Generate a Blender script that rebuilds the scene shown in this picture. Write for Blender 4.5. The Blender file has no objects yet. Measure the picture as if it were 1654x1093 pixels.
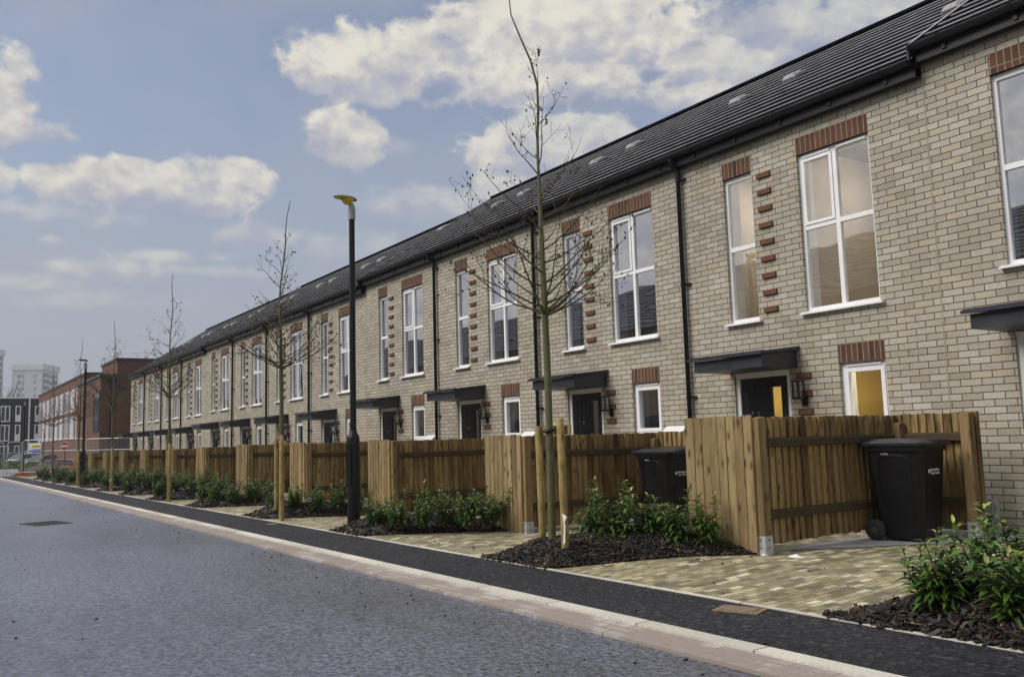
import bpy, bmesh, math, random
from mathutils import Vector, Matrix, Euler
R = math.radians
random.seed(11)
S = bpy.context.scene
COL = S.collection
W = 3.700          # house frontage
YW = 9.134         # facade plane
FL = -1.15         # floor level of the house at the origin of its local frame

# ------------------------------------------------------------------ node helpers
class NT:
    def __init__(s, tree): s.t = tree; s.n = tree.nodes; s.l = tree.links
    def add(s, typ, **kw):
        n = s.n.new(typ)
        for k, v in kw.items():
            if k.startswith('i_'):
                key = k[2:]; key = int(key) if key.isdigit() else key.replace('_', ' ')
                s.set(n.inputs[key], v)
            else: setattr(n, k, v)
        return n
    def set(s, inp, v):
        if hasattr(v, 'links') or isinstance(v, bpy.types.NodeSocket): s.l.new(v, inp)
        else: inp.default_value = v
    def math(s, op, a, b=None, c=None, clamp=False):
        n = s.n.new('ShaderNodeMath'); n.operation = op; n.use_clamp = clamp
        s.set(n.inputs[0], a)
        if b is not None: s.set(n.inputs[1], b)
        if c is not None: s.set(n.inputs[2], c)
        return n.outputs[0]
    def mix(s, f, a, b, blend='MIX'):
        n = s.n.new('ShaderNodeMix'); n.data_type = 'RGBA'; n.blend_type = blend
        s.set(n.inputs[0], f); s.set(n.inputs[6], a); s.set(n.inputs[7], b)
        return n.outputs[2]
    def ramp(s, f, stops, interp='LINEAR'):
        n = s.n.new('ShaderNodeValToRGB'); cr = n.color_ramp; cr.interpolation = interp
        while len(cr.elements) > 1: cr.elements.remove(cr.elements[-1])
        for i, (p, c) in enumerate(stops):
            e = cr.elements[0] if i == 0 else cr.elements.new(p)
            e.position = p
            e.color = (c[0], c[1], c[2], 1) if hasattr(c, '__len__') else (c, c, c, 1)
        s.set(n.inputs[0], f)
        return n.outputs[0]
    def noise(s, vec, scale, detail=4, rough=.55, out=0):
        n = s.n.new('ShaderNodeTexNoise'); n.inputs['Scale'].default_value = scale
        n.inputs['Detail'].default_value = detail; n.inputs['Roughness'].default_value = rough
        if vec is not None: s.l.new(vec, n.inputs['Vector'])
        return n.outputs[out]
    def mapping(s, vec, scale=(1, 1, 1), loc=(0, 0, 0), rot=(0, 0, 0)):
        n = s.n.new('ShaderNodeMapping'); n.inputs['Scale'].default_value = scale
        n.inputs['Location'].default_value = loc; n.inputs['Rotation'].default_value = rot
        s.l.new(vec, n.inputs['Vector']); return n.outputs[0]
    def bump(s, h, strength=.3, dist=.01):
        n = s.n.new('ShaderNodeBump'); n.inputs['Strength'].default_value = strength
        n.inputs['Distance'].default_value = dist; s.l.new(h, n.inputs['Height']); return n.outputs[0]

def c4(c): return (c[0], c[1], c[2], 1)
def newmat(name):
    m = bpy.data.materials.new(name); m.use_nodes = True
    t = NT(m.node_tree); b = t.n['Principled BSDF']
    return m, t, b
def simple(name, col, rough=.5, metal=0, noise=.0, nscale=30, spec=None):
    m, t, b = newmat(name)
    b.inputs['Roughness'].default_value = rough; b.inputs['Metallic'].default_value = metal
    if spec is not None: b.inputs['Specular IOR Level'].default_value = spec
    if noise > 0:
        g = t.add('ShaderNodeNewGeometry')
        f = t.noise(g.outputs['Position'], nscale, 5)
        lo = tuple(x * (1 - noise) for x in col); hi = tuple(min(1, x * (1 + noise)) for x in col)
        t.set(b.inputs['Base Color'], t.ramp(f, [(.3, lo), (.7, hi)]))
        t.set(b.inputs['Roughness'], t.math('MULTIPLY_ADD', f, .3, rough - .15, clamp=True))
    else: b.inputs['Base Color'].default_value = c4(col)
    return m

M = {}
def brick_mat(name, cols, mortar, soldier=False, zoff=3.48, bw=.225, rh=.075, ms=.005, rough=.85, stain=.12, bstr=.5, vary=True):
    m, t, b = newmat(name)
    g = t.add('ShaderNodeNewGeometry')
    p = t.add('ShaderNodeSeparateXYZ', i_0=g.outputs['Position'])
    nn = t.add('ShaderNodeSeparateXYZ', i_0=g.outputs['True Normal'])
    side = t.math('GREATER_THAN', t.math('ABSOLUTE', nn.outputs[0]), .6)
    u = t.math('ADD', t.math('MULTIPLY', p.outputs[1], side), t.math('MULTIPLY', p.outputs[0], t.math('SUBTRACT', 1, side)))
    v = t.math('ADD', p.outputs[2], 75 * .15 - zoff + .0025)
    u = t.math('ADD', u, 90.0)
    cv = t.add('ShaderNodeCombineXYZ')
    if soldier: t.set(cv.inputs[0], t.math('ADD', v, .0)); t.set(cv.inputs[1], u)
    else: t.set(cv.inputs[0], u); t.set(cv.inputs[1], v)
    br = t.add('ShaderNodeTexBrick', i_Vector=cv.outputs[0], i_Scale=1.0)
    br.offset = 0 if soldier else .5
    br.inputs['Color1'].default_value = (0, 0, 0, 1); br.inputs['Color2'].default_value = (1, 1, 1, 1)
    br.inputs['Mortar Size'].default_value = ms; br.inputs['Mortar Smooth'].default_value = .25
    br.inputs['Brick Width'].default_value = bw; br.inputs['Row Height'].default_value = rh
    br.inputs['Mortar'].default_value = (.5, .5, .5, 1)
    rnd = br.outputs['Color']
    n = len(cols)
    base = t.ramp(rnd, [((i + .5) / n, c) for i, c in enumerate(cols)])
    fine = t.noise(g.outputs['Position'], 55, 6, .7)
    base = t.mix(.45, base, t.ramp(fine, [(.28, .55), (.72, 1.4)]), 'MULTIPLY') if vary else base
    big = t.noise(g.outputs['Position'], .7, 5, .6)
    base = t.mix(stain * 2, base, t.ramp(big, [(.35, .55), (.65, 1.25)]), 'MULTIPLY')
    # dark pitting specks
    vo = t.add('ShaderNodeTexVoronoi', i_Vector=g.outputs['Position'], i_Scale=14.0)
    pit = t.math('LESS_THAN', vo.outputs['Distance'], .075)
    base = t.mix(t.math('MULTIPLY', pit, .7), base, (.06, .045, .03, 1))
    mort = t.mix(.5, c4(mortar), t.ramp(t.noise(g.outputs['Position'], 20, 4), [(.3, tuple(x * .55 for x in mortar)), (.7, tuple(x * 1.7 for x in mortar))]))
    colr = t.mix(br.outputs['Fac'], base, mort)
    t.set(b.inputs['Base Color'], colr)
    b.inputs['Roughness'].default_value = rough
    b.inputs['Specular IOR Level'].default_value = .25
    h = t.math('SUBTRACT', t.math('MULTIPLY', fine, .25), br.outputs['Fac'])
    t.set(b.inputs['Normal'], t.bump(h, bstr, .006))
    M[name] = m

brick_mat('buff_brick', [(.335, .312, .252), (.425, .41, .36), (.375, .352, .295), (.465, .45, .405), (.345, .318, .256), (.405, .392, .345), (.43, .39, .302)], (.070, .047, .031), ms=.0053)
brick_mat('red_soldier', [(.098, .050, .034), (.122, .058, .036), (.052, .034, .028), (.142, .068, .041), (.10, .055, .038)], (.27, .20, .15), soldier=True, stain=.05, ms=.006)
brick_mat('school_brick', [(.115, .058, .040), (.136, .068, .046), (.098, .052, .038), (.15, .076, .05)], (.11, .075, .058), stain=.1)
brick_mat('dark_cladding', [(.030, .032, .038), (.036, .038, .046), (.026, .028, .034)], (.03, .03, .035), bw=.5, rh=.12)

def red_accent():
    m, t, b = newmat('red_accent_brick')
    g = t.add('ShaderNodeNewGeometry')
    f = t.noise(g.outputs['Position'], 40, 6, .7)
    c = t.ramp(g.outputs['Random Per Island'], [(0, (.095, .045, .029)), (.5, (.135, .060, .032)), (1, (.072, .038, .028))])
    t.set(b.inputs['Base Color'], t.mix(.7, c, t.ramp(f, [(.3, .45), (.7, 1.5)]), 'MULTIPLY'))
    b.inputs['Roughness'].default_value = .85
    t.set(b.inputs['Normal'], t.bump(f, .5, .006))
    return m
M['accent'] = red_accent()

def wood(name, cols, dark=.4, rough=.75, green=0.0, knots=True):
    m, t, b = newmat(name)
    g = t.add('ShaderNodeNewGeometry'); o = t.add('ShaderNodeTexCoord')
    rnd = g.outputs['Random Per Island']
    pos = g.outputs['Position']
    off = t.add('ShaderNodeCombineXYZ', i_0=t.math('MULTIPLY', rnd, 37.0), i_1=t.math('MULTIPLY', rnd, 11.0), i_2=t.math('MULTIPLY', rnd, 53.0))
    va = t.add('ShaderNodeVectorMath', operation='ADD', i_0=pos, i_1=off.outputs[0])
    pv = va.outputs[0]
    n = len(cols)
    base = t.ramp(rnd, [(i / (n - 1), c) for i, c in enumerate(cols)])
    grain = t.noise(t.mapping(pv, (26, 26, 1.6)), 2.2, 6, .65)
    base = t.mix(.75, base, t.ramp(grain, [(.3, .5), (.52, 1.0), (.72, 1.4)]), 'MULTIPLY')
    st = t.noise(t.mapping(pv, (5, 5, .7)), 1.3, 4, .6)
    base = t.mix(t.math('MULTIPLY', t.ramp(st, [(.48, 0), (.68, 1)]), dark), base, (.055, .036, .016, 1))
    if knots:
        vo = t.add('ShaderNodeTexVoronoi', i_Vector=t.mapping(pv, (9.5, 9.5, 4.6)), i_Scale=1.0)
        k = t.ramp(vo.outputs['Distance'], [(.10, 1), (.21, .35), (.30, 0)])
        base = t.mix(t.math('MULTIPLY', k, .8), base, (.05, .028, .012, 1))
    if green > 0:
        gz = t.noise(pos, 9, 5)
        base = t.mix(t.math('MULTIPLY', t.ramp(gz, [(.42, 0), (.62, 1)]), green), base, (.10, .11, .03, 1))
    t.set(b.inputs['Base Color'], base); b.inputs['Roughness'].default_value = rough
    b.inputs['Specular IOR Level'].default_value = .3
    t.set(b.inputs['Normal'], t.bump(grain, .35, .004))
    M[name] = m
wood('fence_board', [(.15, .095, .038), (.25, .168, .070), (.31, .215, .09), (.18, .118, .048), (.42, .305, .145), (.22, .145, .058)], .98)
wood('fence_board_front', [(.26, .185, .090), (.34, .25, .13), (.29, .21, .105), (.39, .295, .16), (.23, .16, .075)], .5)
wood('fence_rail', [(.040, .030, .018), (.06, .044, .024), (.05, .036, .02)], .5)
wood('fence_post', [(.19, .13, .06), (.24, .17, .08), (.21, .145, .066)], .6)
wood('stake_wood', [(.34, .235, .085), (.38, .27, .11), (.32, .22, .09)], .4, green=.5)

M['white_upvc'] = simple('white_upvc', (.80, .81, .84), .28, noise=.04, nscale=3)
M['frame_grey'] = simple('frame_grey', (.42, .42, .40), .4, noise=.06, nscale=4)
M['black_plastic'] = simple('black_plastic', (.0055, .0062, .011), .34, noise=.2, nscale=12, spec=.3)
M['canopy_grey'] = simple('canopy_grey', (.024, .028, .042), .42, noise=.15, nscale=6)
M['door_black'] = simple('door_black', (.006, .0065, .012), .35, noise=.2, nscale=8)
M['steel'] = simple('steel', (.62, .63, .65), .3, 1.0, noise=.1)
M['galv'] = simple('galv', (.50, .53, .58), .5, .55, noise=.2, nscale=25)
M['lead'] = simple('lead', (.34, .35, .38), .5, .2, noise=.2, nscale=15)
M['joint'] = simple('joint', (.30, .26, .20), .9, noise=.2)
M['plaster'] = simple('plaster', (.82, .83, .86), .8)
M['room'] = simple('room', (.42, .42, .45), .9)
M['room_warm'] = simple('room_warm', (.74, .58, .17), .9, noise=.1, nscale=2); M['room_beige'] = simple('room_beige', (.60, .54, .45), .9, noise=.1, nscale=2)
M['curtain'] = simple('curtain', (.62, .62, .66), .9, noise=.1)
M['vent_grey'] = simple('vent_grey', (.27, .27, .29), .45, noise=.2, nscale=20)
M['white_paint'] = simple('white_paint', (.75, .76, .78), .5, noise=.06, nscale=10)
M['lamp_black'] = simple('lamp_black', (.006, .006, .008), .4, noise=.25, nscale=15, spec=.3)
M['lamp_shell'] = simple('lamp_shell', (.24, .20, .07), .4, noise=.4, nscale=14)
M['lamp_yellow'] = simple('lamp_yellow', (.60, .46, .03), .35, noise=.35, nscale=20)
M['bin_black'] = simple('bin_black', (.0045, .0045, .006), .42, noise=.25, nscale=10, spec=.3)
M['bin_lid'] = simple('bin_lid', (.014, .015, .021), .36, noise=.25, nscale=10, spec=.4)
M['paper'] = simple('paper', (.75, .75, .74), .8, noise=.1)
M['red_sign'] = simple('red_sign', (.48, .012, .014), .4)
M['yellow_sign'] = simple('yellow_sign', (.75, .60, .03), .45)
M['blue_sign'] = simple('blue_sign', (.02, .05, .42), .45)
M['orange'] = simple('orange', (.75, .10, .01), .6, noise=.1)
M['tyre'] = simple('tyre', (.012, .012, .013), .8)
M['white_text'] = simple('white_text', (.8, .8, .8), .5)
M['soil'] = simple('soil', (.07, .05, .035), .95, noise=.4, nscale=6)
M['iron'] = simple('iron', (.06, .05, .045), .6, .3, noise=.4, nscale=30)
M['cover'] = simple('cover', (.20, .15, .10), .8, noise=.3, nscale=30)
M['tower'] = simple('tower', (.50, .53, .58), .8, noise=.06, nscale=.3)
M['tower_dark'] = simple('tower_dark', (.17, .19, .23), .6)
M['shade_glass'] = simple('shade_glass', (.05, .06, .075), .08)
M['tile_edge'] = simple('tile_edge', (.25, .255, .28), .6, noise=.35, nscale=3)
M['opposite_tile'] = simple('opposite_tile', (.11, .11, .12), .9, noise=.3, nscale=2, spec=.1)
M['render_tan'] = simple('render_tan', (.30, .23, .15), .9, noise=.2, nscale=2)
M['hedge_leaf'] = simple('hedge_leaf', (.03, .045, .016), .8, noise=.5, nscale=5)

def emissive(name, col, st):
    m, t, b = newmat(name); b.inputs['Base Color'].default_value = c4(col)
    b.inputs['Emission Color'].default_value = c4(col); b.inputs['Emission Strength'].default_value = st
    M[name] = m
emissive('ceiling_lamp', (1.0, .93, .80), 95)

def pane_mat(name, fac, tint, wav=.035):
    m = bpy.data.materials.new(name); m.use_nodes = True; t = NT(m.node_tree); t.n.clear()
    out = t.add('ShaderNodeOutputMaterial'); g = t.add('ShaderNodeNewGeometry')
    h = t.noise(t.mapping(g.outputs['Position'], (1.0, 1.0, 1.7)), 1.4, 1, .4)
    nb = t.bump(h, wav, .06)
    gl = t.add('ShaderNodeBsdfGlossy', i_Color=(.92, .94, 1, 1), i_Roughness=.01, i_Normal=nb)
    tr = t.add('ShaderNodeBsdfTransparent', i_Color=c4(tint))
    mx = t.add('ShaderNodeMixShader', i_0=fac, i_1=tr.outputs[0], i_2=gl.outputs[0])
    t.l.new(mx.outputs[0], out.inputs[0]); M[name] = m
pane_mat('pane', .60, (.8, .84, .9))
pane_mat('pane_lit', .34, (.97, .95, .90))
pane_mat('lantern_glass', .2, (.95, .95, .95), 0)

def roof_tile():
    m, t, b = newmat('roof_tile')
    g = t.add('ShaderNodeNewGeometry')
    p = t.add('ShaderNodeSeparateXYZ', i_0=g.outputs['Position'])
    cv = t.add('ShaderNodeCombineXYZ', i_0=t.math('ADD', p.outputs[0], 100.0), i_1=p.outputs[1])
    br = t.add('ShaderNodeTexBrick', i_Vector=cv.outputs[0], i_Scale=1.0)
    br.inputs['Brick Width'].default_value = .3; br.inputs['Row Height'].default_value = .2929
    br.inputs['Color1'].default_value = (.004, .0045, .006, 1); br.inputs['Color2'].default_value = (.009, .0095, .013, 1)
    br.inputs['Mortar'].default_value = (.006, .006, .007, 1); br.inputs['Mortar Size'].default_value = .004
    f = t.noise(g.outputs['Position'], 3, 5)
    t.set(b.inputs['Base Color'], t.mix(.6, br.outputs['Color'], t.ramp(f, [(.3, .6), (.7, 1.5)]), 'MULTIPLY'))
    t.set(b.inputs['Roughness'], t.math('MULTIPLY_ADD', f, .1, .65))
    b.inputs['Specular IOR Level'].default_value = .0
    M['roof_tile'] = m
roof_tile()

def asphalt(name, lo, hi, r0, r1, grain=120, bstr=.6, wet=True, spec=.5):
    m, t, b = newmat(name)
    g = t.add('ShaderNodeNewGeometry'); pos = g.outputs['Position']
    vo = t.add('ShaderNodeTexVoronoi', i_Vector=pos, i_Scale=float(grain))
    f1 = t.noise(pos, grain * .8, 3, .7); f2 = t.noise(t.mapping(pos, (.5, 1, 1)), .55, 5, .6); f3 = t.noise(pos, 9, 5, .65)
    base = t.ramp(f1, [(.38, lo), (.62, hi)])
    spk = t.math('GREATER_THAN', t.add('ShaderNodeSeparateColor', i_0=vo.outputs['Color']).outputs[0], .93)
    base = t.mix(t.math('MULTIPLY', spk, .3), base, (.16, .16, .17, 1))
    base = t.mix(.45, base, t.ramp(f3, [(.3, .6), (.7, 1.4)]), 'MULTIPLY')
    base = t.mix(.7, base, t.ramp(f2, [(.35, .5), (.65, 1.4)]), 'MULTIPLY')
    t.set(b.inputs['Base Color'], base)
    rr = t.math('ADD', t.math('MULTIPLY', f2, r1 - r0), r0 + 0.0)
    rr = t.math('ADD', rr, t.math('MULTIPLY', t.math('SUBTRACT', f3, .5), .25), clamp=True)
    t.set(b.inputs['Roughness'], rr)
    b.inputs['Specular IOR Level'].default_value = spec
    hh = t.math('ADD', vo.outputs['Distance'], t.math('MULTIPLY', f1, .6))
    t.set(b.inputs['Normal'], t.bump(hh, bstr, .006))
    M[name] = m
asphalt('road_asphalt', (.008, .011, .020), (.150, .172, .248), .26, .55, grain=36, bstr=.9, spec=1.0)
M['road_asphalt'].node_tree.nodes['Principled BSDF'].inputs['Coat Weight'].default_value = .42
M['road_asphalt'].node_tree.nodes['Principled BSDF'].inputs['Coat Roughness'].default_value = .32
asphalt('footway_asphalt', (.004, .0046, .0075), (.034, .0355, .046), .5, .85, grain=40, bstr=1.0, spec=.3)
asphalt('car_park', (.20, .21, .23), (.30, .31, .34), .5, .8, grain=30, bstr=.2)

def paving():
    m, t, b = newmat('block_paving')
    g = t.add('ShaderNodeNewGeometry'); pos = g.outputs['Position']
    ps = t.add('ShaderNodeSeparateXYZ', i_0=pos)
    pc = t.add('ShaderNodeCombineXYZ', i_0=t.math('ADD', ps.outputs[1], 20.0), i_1=t.math('ADD', ps.outputs[0], 80.0))
    br = t.add('ShaderNodeTexBrick', i_Vector=pc.outputs[0], i_Scale=1.0)
    br.inputs['Brick Width'].default_value = .13; br.inputs['Row Height'].default_value = .066
    br.inputs['Color1'].default_value = (0, 0, 0, 1); br.inputs['Color2'].default_value = (1, 1, 1, 1); br.inputs['Mortar'].default_value = (.5, .5, .5, 1)
    br.inputs['Mortar Size'].default_value = .004; br.inputs['Mortar Smooth'].default_value = .3
    col = t.ramp(br.outputs['Color'], [(0, (.13, .11, .07)), (.2, (.37, .33, .20)), (.4, (.16, .155, .12)), (.58, (.52, .49, .33)), (.76, (.22, .175, .11)), (.9, (.42, .37, .23)), (1, (.72, .70, .54))])
    f = t.noise(pos, 3.2, 5, .6); ff = t.noise(pos, 70, 4, .7)
    col = t.mix(.6, col, t.ramp(f, [(.3, .55), (.68, 1.35)]), 'MULTIPLY')
    col = t.mix(.4, col, t.ramp(ff, [(.3, .6), (.7, 1.4)]), 'MULTIPLY')
    # washed-in sand and damp
    col = t.mix(t.math('MULTIPLY', t.ramp(t.noise(pos, 1.1, 6, .7), [(.5, 0), (.72, 1)]), .55), col, (.10, .08, .05, 1))
    col = t.mix(br.outputs['Fac'], col, (.085, .065, .04, 1))
    t.set(b.inputs['Base Color'], col)
    t.set(b.inputs['Roughness'], t.math('MULTIPLY_ADD', f, .4, .45))
    b.inputs['Specular IOR Level'].default_value = .35
    t.set(b.inputs['Normal'], t.bump(t.math('SUBTRACT', t.math('MULTIPLY', ff, .3), br.outputs['Fac']), .5, .005))
    M['block_paving'] = m
    m, t, b = newmat('channel_setts')
    g = t.add('ShaderNodeNewGeometry'); pos = g.outputs['Position']
    br = t.add('ShaderNodeTexBrick', i_Vector=t.mapping(pos, (1, 1, 1), (70, -3.39, 0)), i_Scale=1.0)
    br.inputs['Brick Width'].default_value = .24; br.inputs['Row Height'].default_value = .094
    br.inputs['Color1'].default_value = (0, 0, 0, 1); br.inputs['Color2'].default_value = (1, 1, 1, 1)
    br.inputs['Mortar'].default_value = (.3, .3, .3, 1); br.inputs['Mortar Size'].default_value = .006
    f = t.noise(pos, 2.3, 5, .65); ff = t.noise(pos, 60, 4, .7)
    stone = t.ramp(br.outputs['Color'], [(0, (.34, .315, .30)), (.5, (.41, .385, .37)), (1, (.50, .475, .46))])
    stone = t.mix(br.outputs['Fac'], stone, (.17, .125, .10, 1))
    dirt = t.ramp(ff, [(.3, (.24, .20, .18)), (.7, (.33, .285, .262))])
    col = t.mix(t.ramp(f, [(.50, .97), (.60, .10)]), stone, dirt)
    t.set(b.inputs['Base Color'], col); b.inputs['Roughness'].default_value = .8
    t.set(b.inputs['Normal'], t.bump(t.math('SUBTRACT', ff, br.outputs['Fac']), .35, .004))
    M['channel_setts'] = m
    m, t, b = newmat('kerb_granite')
    g = t.add('ShaderNodeNewGeometry'); pos = g.outputs['Position']
    br = t.add('ShaderNodeTexBrick', i_Vector=t.mapping(pos, (1, 1, 1), (70, -3, 0)), i_Scale=1.0); br.offset = 0
    br.inputs['Brick Width'].default_value = .915; br.inputs['Row Height'].default_value = 2.0; br.inputs['Mortar Size'].default_value = .006
    br.inputs['Color1'].default_value = (.54, .52, .465, 1); br.inputs['Color2'].default_value = (.68, .66, .60, 1); br.inputs['Mortar'].default_value = (.14, .11, .09, 1)
    ff = t.noise(pos, 70, 5, .75); f = t.noise(pos, 2, 5)
    c = t.mix(.6, br.outputs['Color'], t.ramp(ff, [(.3, .55), (.7, 1.35)]), 'MULTIPLY')
    c = t.mix(.4, c, t.ramp(f, [(.3, .6), (.7, 1.2)]), 'MULTIPLY')
    t.set(b.inputs['Base Color'], c); b.inputs['Roughness'].default_value = .75
    M['kerb_granite'] = m
    m, t, b = newmat('flagstone')
    g = t.add('ShaderNodeNewGeometry'); pos = g.outputs['Position']
    br = t.add('ShaderNodeTexBrick', i_Vector=t.mapping(pos, (1, 1, 1), (70, .37, 0)), i_Scale=1.0)
    br.inputs['Brick Width'].default_value = .6; br.inputs['Row Height'].default_value = .6; br.inputs['Mortar Size'].default_value = .006
    br.inputs['Color1'].default_value = (.25, .26, .27, 1); br.inputs['Color2'].default_value = (.33, .34, .35, 1); br.inputs['Mortar'].default_value = (.1, .1, .1, 1)
    c = t.mix(.6, br.outputs['Color'], t.ramp(t.noise(pos, 6, 6, .7), [(.3, .6), (.7, 1.3)]), 'MULTIPLY')
    t.set(b.inputs['Base Color'], c); b.inputs['Roughness'].default_value = .7
    M['flagstone'] = m
paving()

def mulch_mat():
    m, t, b = newmat('bark_chip')
    g = t.add('ShaderNodeNewGeometry')
    c = t.ramp(g.outputs['Random Per Island'], [(0, (.007, .0062, .006)), (.6, (.015, .0125, .012)), (.86, (.032, .022, .015)), (.95, (.08, .048, .024)), (1, (.20, .12, .055))])
    f = t.noise(g.outputs['Position'], 40, 5)
    t.set(b.inputs['Base Color'], t.mix(.7, c, t.ramp(f, [(.3, .5), (.7, 1.6)]), 'MULTIPLY'))
    b.inputs['Roughness'].default_value = .55
    t.set(b.inputs['Normal'], t.bump(f, .6, .01))
    M['bark_chip'] = m
mulch_mat()
def leaf_mat(name, cols, rough=.35):
    m, t, b = newmat(name)
    g = t.add('ShaderNodeNewGeometry')
    n = len(cols)
    c = t.ramp(g.outputs['Random Per Island'], [(i / (n - 1), x) for i, x in enumerate(cols)])
    f = t.noise(g.outputs['Position'], 8, 3)
    t.set(b.inputs['Base Color'], t.mix(.5, c, t.ramp(f, [(.3, .6), (.7, 1.4)]), 'MULTIPLY'))
    b.inputs['Roughness'].default_value = rough
    b.inputs['Subsurface Weight'].default_value = 0
    M[name] = m
leaf_mat('shrub_leaf', [(.03, .075, .014), (.055, .13, .022), (.085, .175, .03), (.04, .10, .018), (.13, .21, .045), (.05, .12, .03)])
leaf_mat('shrub_tip', [(.19, .29, .05), (.28, .35, .08), (.16, .25, .05), (.24, .15, .05)])
leaf_mat('moss', [(.05, .09, .015), (.09, .14, .025), (.04, .07, .015)], .7)
M['shrub_stem'] = simple('shrub_stem', (.09, .022, .02), .5, noise=.3)
def bark(name, a, b_, grn):
    m, t, b = newmat(name)
    g = t.add('ShaderNodeNewGeometry'); pos = g.outputs['Position']
    f = t.noise(t.mapping(pos, (1, 1, .6)), 22, 6, .7); f2 = t.noise(pos, 7, 5)
    c = t.ramp(f, [(.3, a), (.7, b_)])
    c = t.mix(t.ramp(f2, [(.36, 0), (.6, grn)]), c, (.085, .10, .016, 1))
    t.set(b.inputs['Base Color'], c); b.inputs['Roughness'].default_value = .8
    t.set(b.inputs['Normal'], t.bump(f, .5, .006)); M[name] = m
bark('young_bark', (.05, .042, .03), (.16, .15, .115), .85)
bark('twig_bark', (.035, .026, .016), (.075, .062, .032), .45)
bark('far_bark', (.05, .045, .04), (.09, .08, .075), 0)
M['bud'] = simple('bud', (.016, .010, .010), .7)

# ------------------------------------------------------------------ mesh builder
class MB:
    def __init__(s, off=(0, 0, 0)): s.v = []; s.f = []; s.m = []; s.o = Vector(off); s.sm = []
    def add(s, vs, fs, mi=0, smooth=False):
        k = len(s.v); s.v += [tuple(Vector(p) + s.o) for p in vs]
        for f in fs: s.f.append([i + k for i in f]); s.m.append(mi); s.sm.append(smooth)
    def box(s, x0, x1, y0, y1, z0, z1, mi=0, mat=None):
        vs = [Vector((x, y, z)) for z in (z0, z1) for y in (y0, y1) for x in (x0, x1)]
        if mat is not None: vs = [mat @ p for p in vs]
        s.add(vs, [(0, 2, 3, 1), (4, 5, 7, 6), (0, 1, 5, 4), (2, 6, 7, 3), (0, 4, 6, 2), (1, 3, 7, 5)], mi)
    def quad(s, a, b, c, d, mi=0): s.add([a, b, c, d], [(0, 1, 2, 3)], mi)
    def prism(s, poly, axis, a0, a1, mi=0, smooth=False):
        def P(p, a):
            return (a, p[0], p[1]) if axis == 'x' else (p[0], a, p[1]) if axis == 'y' else (p[0], p[1], a)
        n = len(poly); vs = [P(p, a0) for p in poly] + [P(p, a1) for p in poly]
        s.add(vs, [(i, (i + 1) % n, n + (i + 1) % n, n + i) for i in range(n)], mi, smooth)
        s.add(vs[:n], [tuple(range(n))[::-1]], mi); s.add(vs[n:], [tuple(range(n))], mi)
    def tube(s, pts, rad, n=8, mi=0, cap=True, smooth=True):
        pts = [Vector(p) for p in pts]; rings = []
        up = None
        for i, p in enumerate(pts):
            d = (pts[min(i + 1, len(pts) - 1)] - pts[max(i - 1, 0)])
            if d.length < 1e-9: d = Vector((0, 0, 1))
            d.normalize()
            if up is None: up = d.orthogonal().normalized()
            a = up - d * up.dot(d)
            a = a.normalized() if a.length > 1e-6 else d.orthogonal().normalized()
            up = a; b = d.cross(a)
            r = rad[i] if hasattr(rad, '__len__') else rad
            rings += [p + (a * math.cos(q) + b * math.sin(q)) * r for q in [2 * math.pi * k / n for k in range(n)]]
        fs = []
        for i in range(len(pts) - 1):
            for k in range(n): fs.append((i * n + k, i * n + (k + 1) % n, (i + 1) * n + (k + 1) % n, (i + 1) * n + k))
        s.add(rings, fs, mi, smooth)
        if cap:
            s.add(rings[:n], [tuple(range(n))[::-1]], mi); s.add(rings[-n:], [tuple(range(n))], mi)
    def lathe(s, prof, c=(0, 0, 0), n=20, mi=0, smooth=True, axis='z'):
        vs = []
        for r, z in prof:
            for k in range(n):
                q = 2 * math.pi * k / n; a, b = r * math.cos(q), r * math.sin(q)
                p = (a, b, z) if axis == 'z' else (z, a, b) if axis == 'x' else (b, z, a)
                vs.append(Vector(p) + Vector(c))
        fs = [(i * n + k, i * n + (k + 1) % n, (i + 1) * n + (k + 1) % n, (i + 1) * n + k) for i in range(len(prof) - 1) for k in range(n)]
        s.add(vs, fs, mi, smooth)
        s.add(vs[:n], [tuple(range(n))[::-1]], mi); s.add(vs[-n:], [tuple(range(n))], mi)
    def mesh(s, name, mats):
        me = bpy.data.meshes.new(name); me.from_pydata(s.v, [], s.f)
        for m in (mats if isinstance(mats, (list, tuple)) else [mats]): me.materials.append(M[m] if isinstance(m, str) else m)
        me.polygons.foreach_set('material_index', s.m); me.polygons.foreach_set('use_smooth', s.sm)
        me.update(); return me
    def build(s, name, mats, parent=None, loc=None, rz=0, label=None):
        o = bpy.data.objects.new(name, s.mesh(name, mats)); COL.objects.link(o)
        if parent is not None: o.parent = parent
        if loc is not None: o.location = loc
        if rz: o.rotation_euler = (0, 0, rz)
        if label: o['label'] = label
        return o
    def fixn(s): return s

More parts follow.
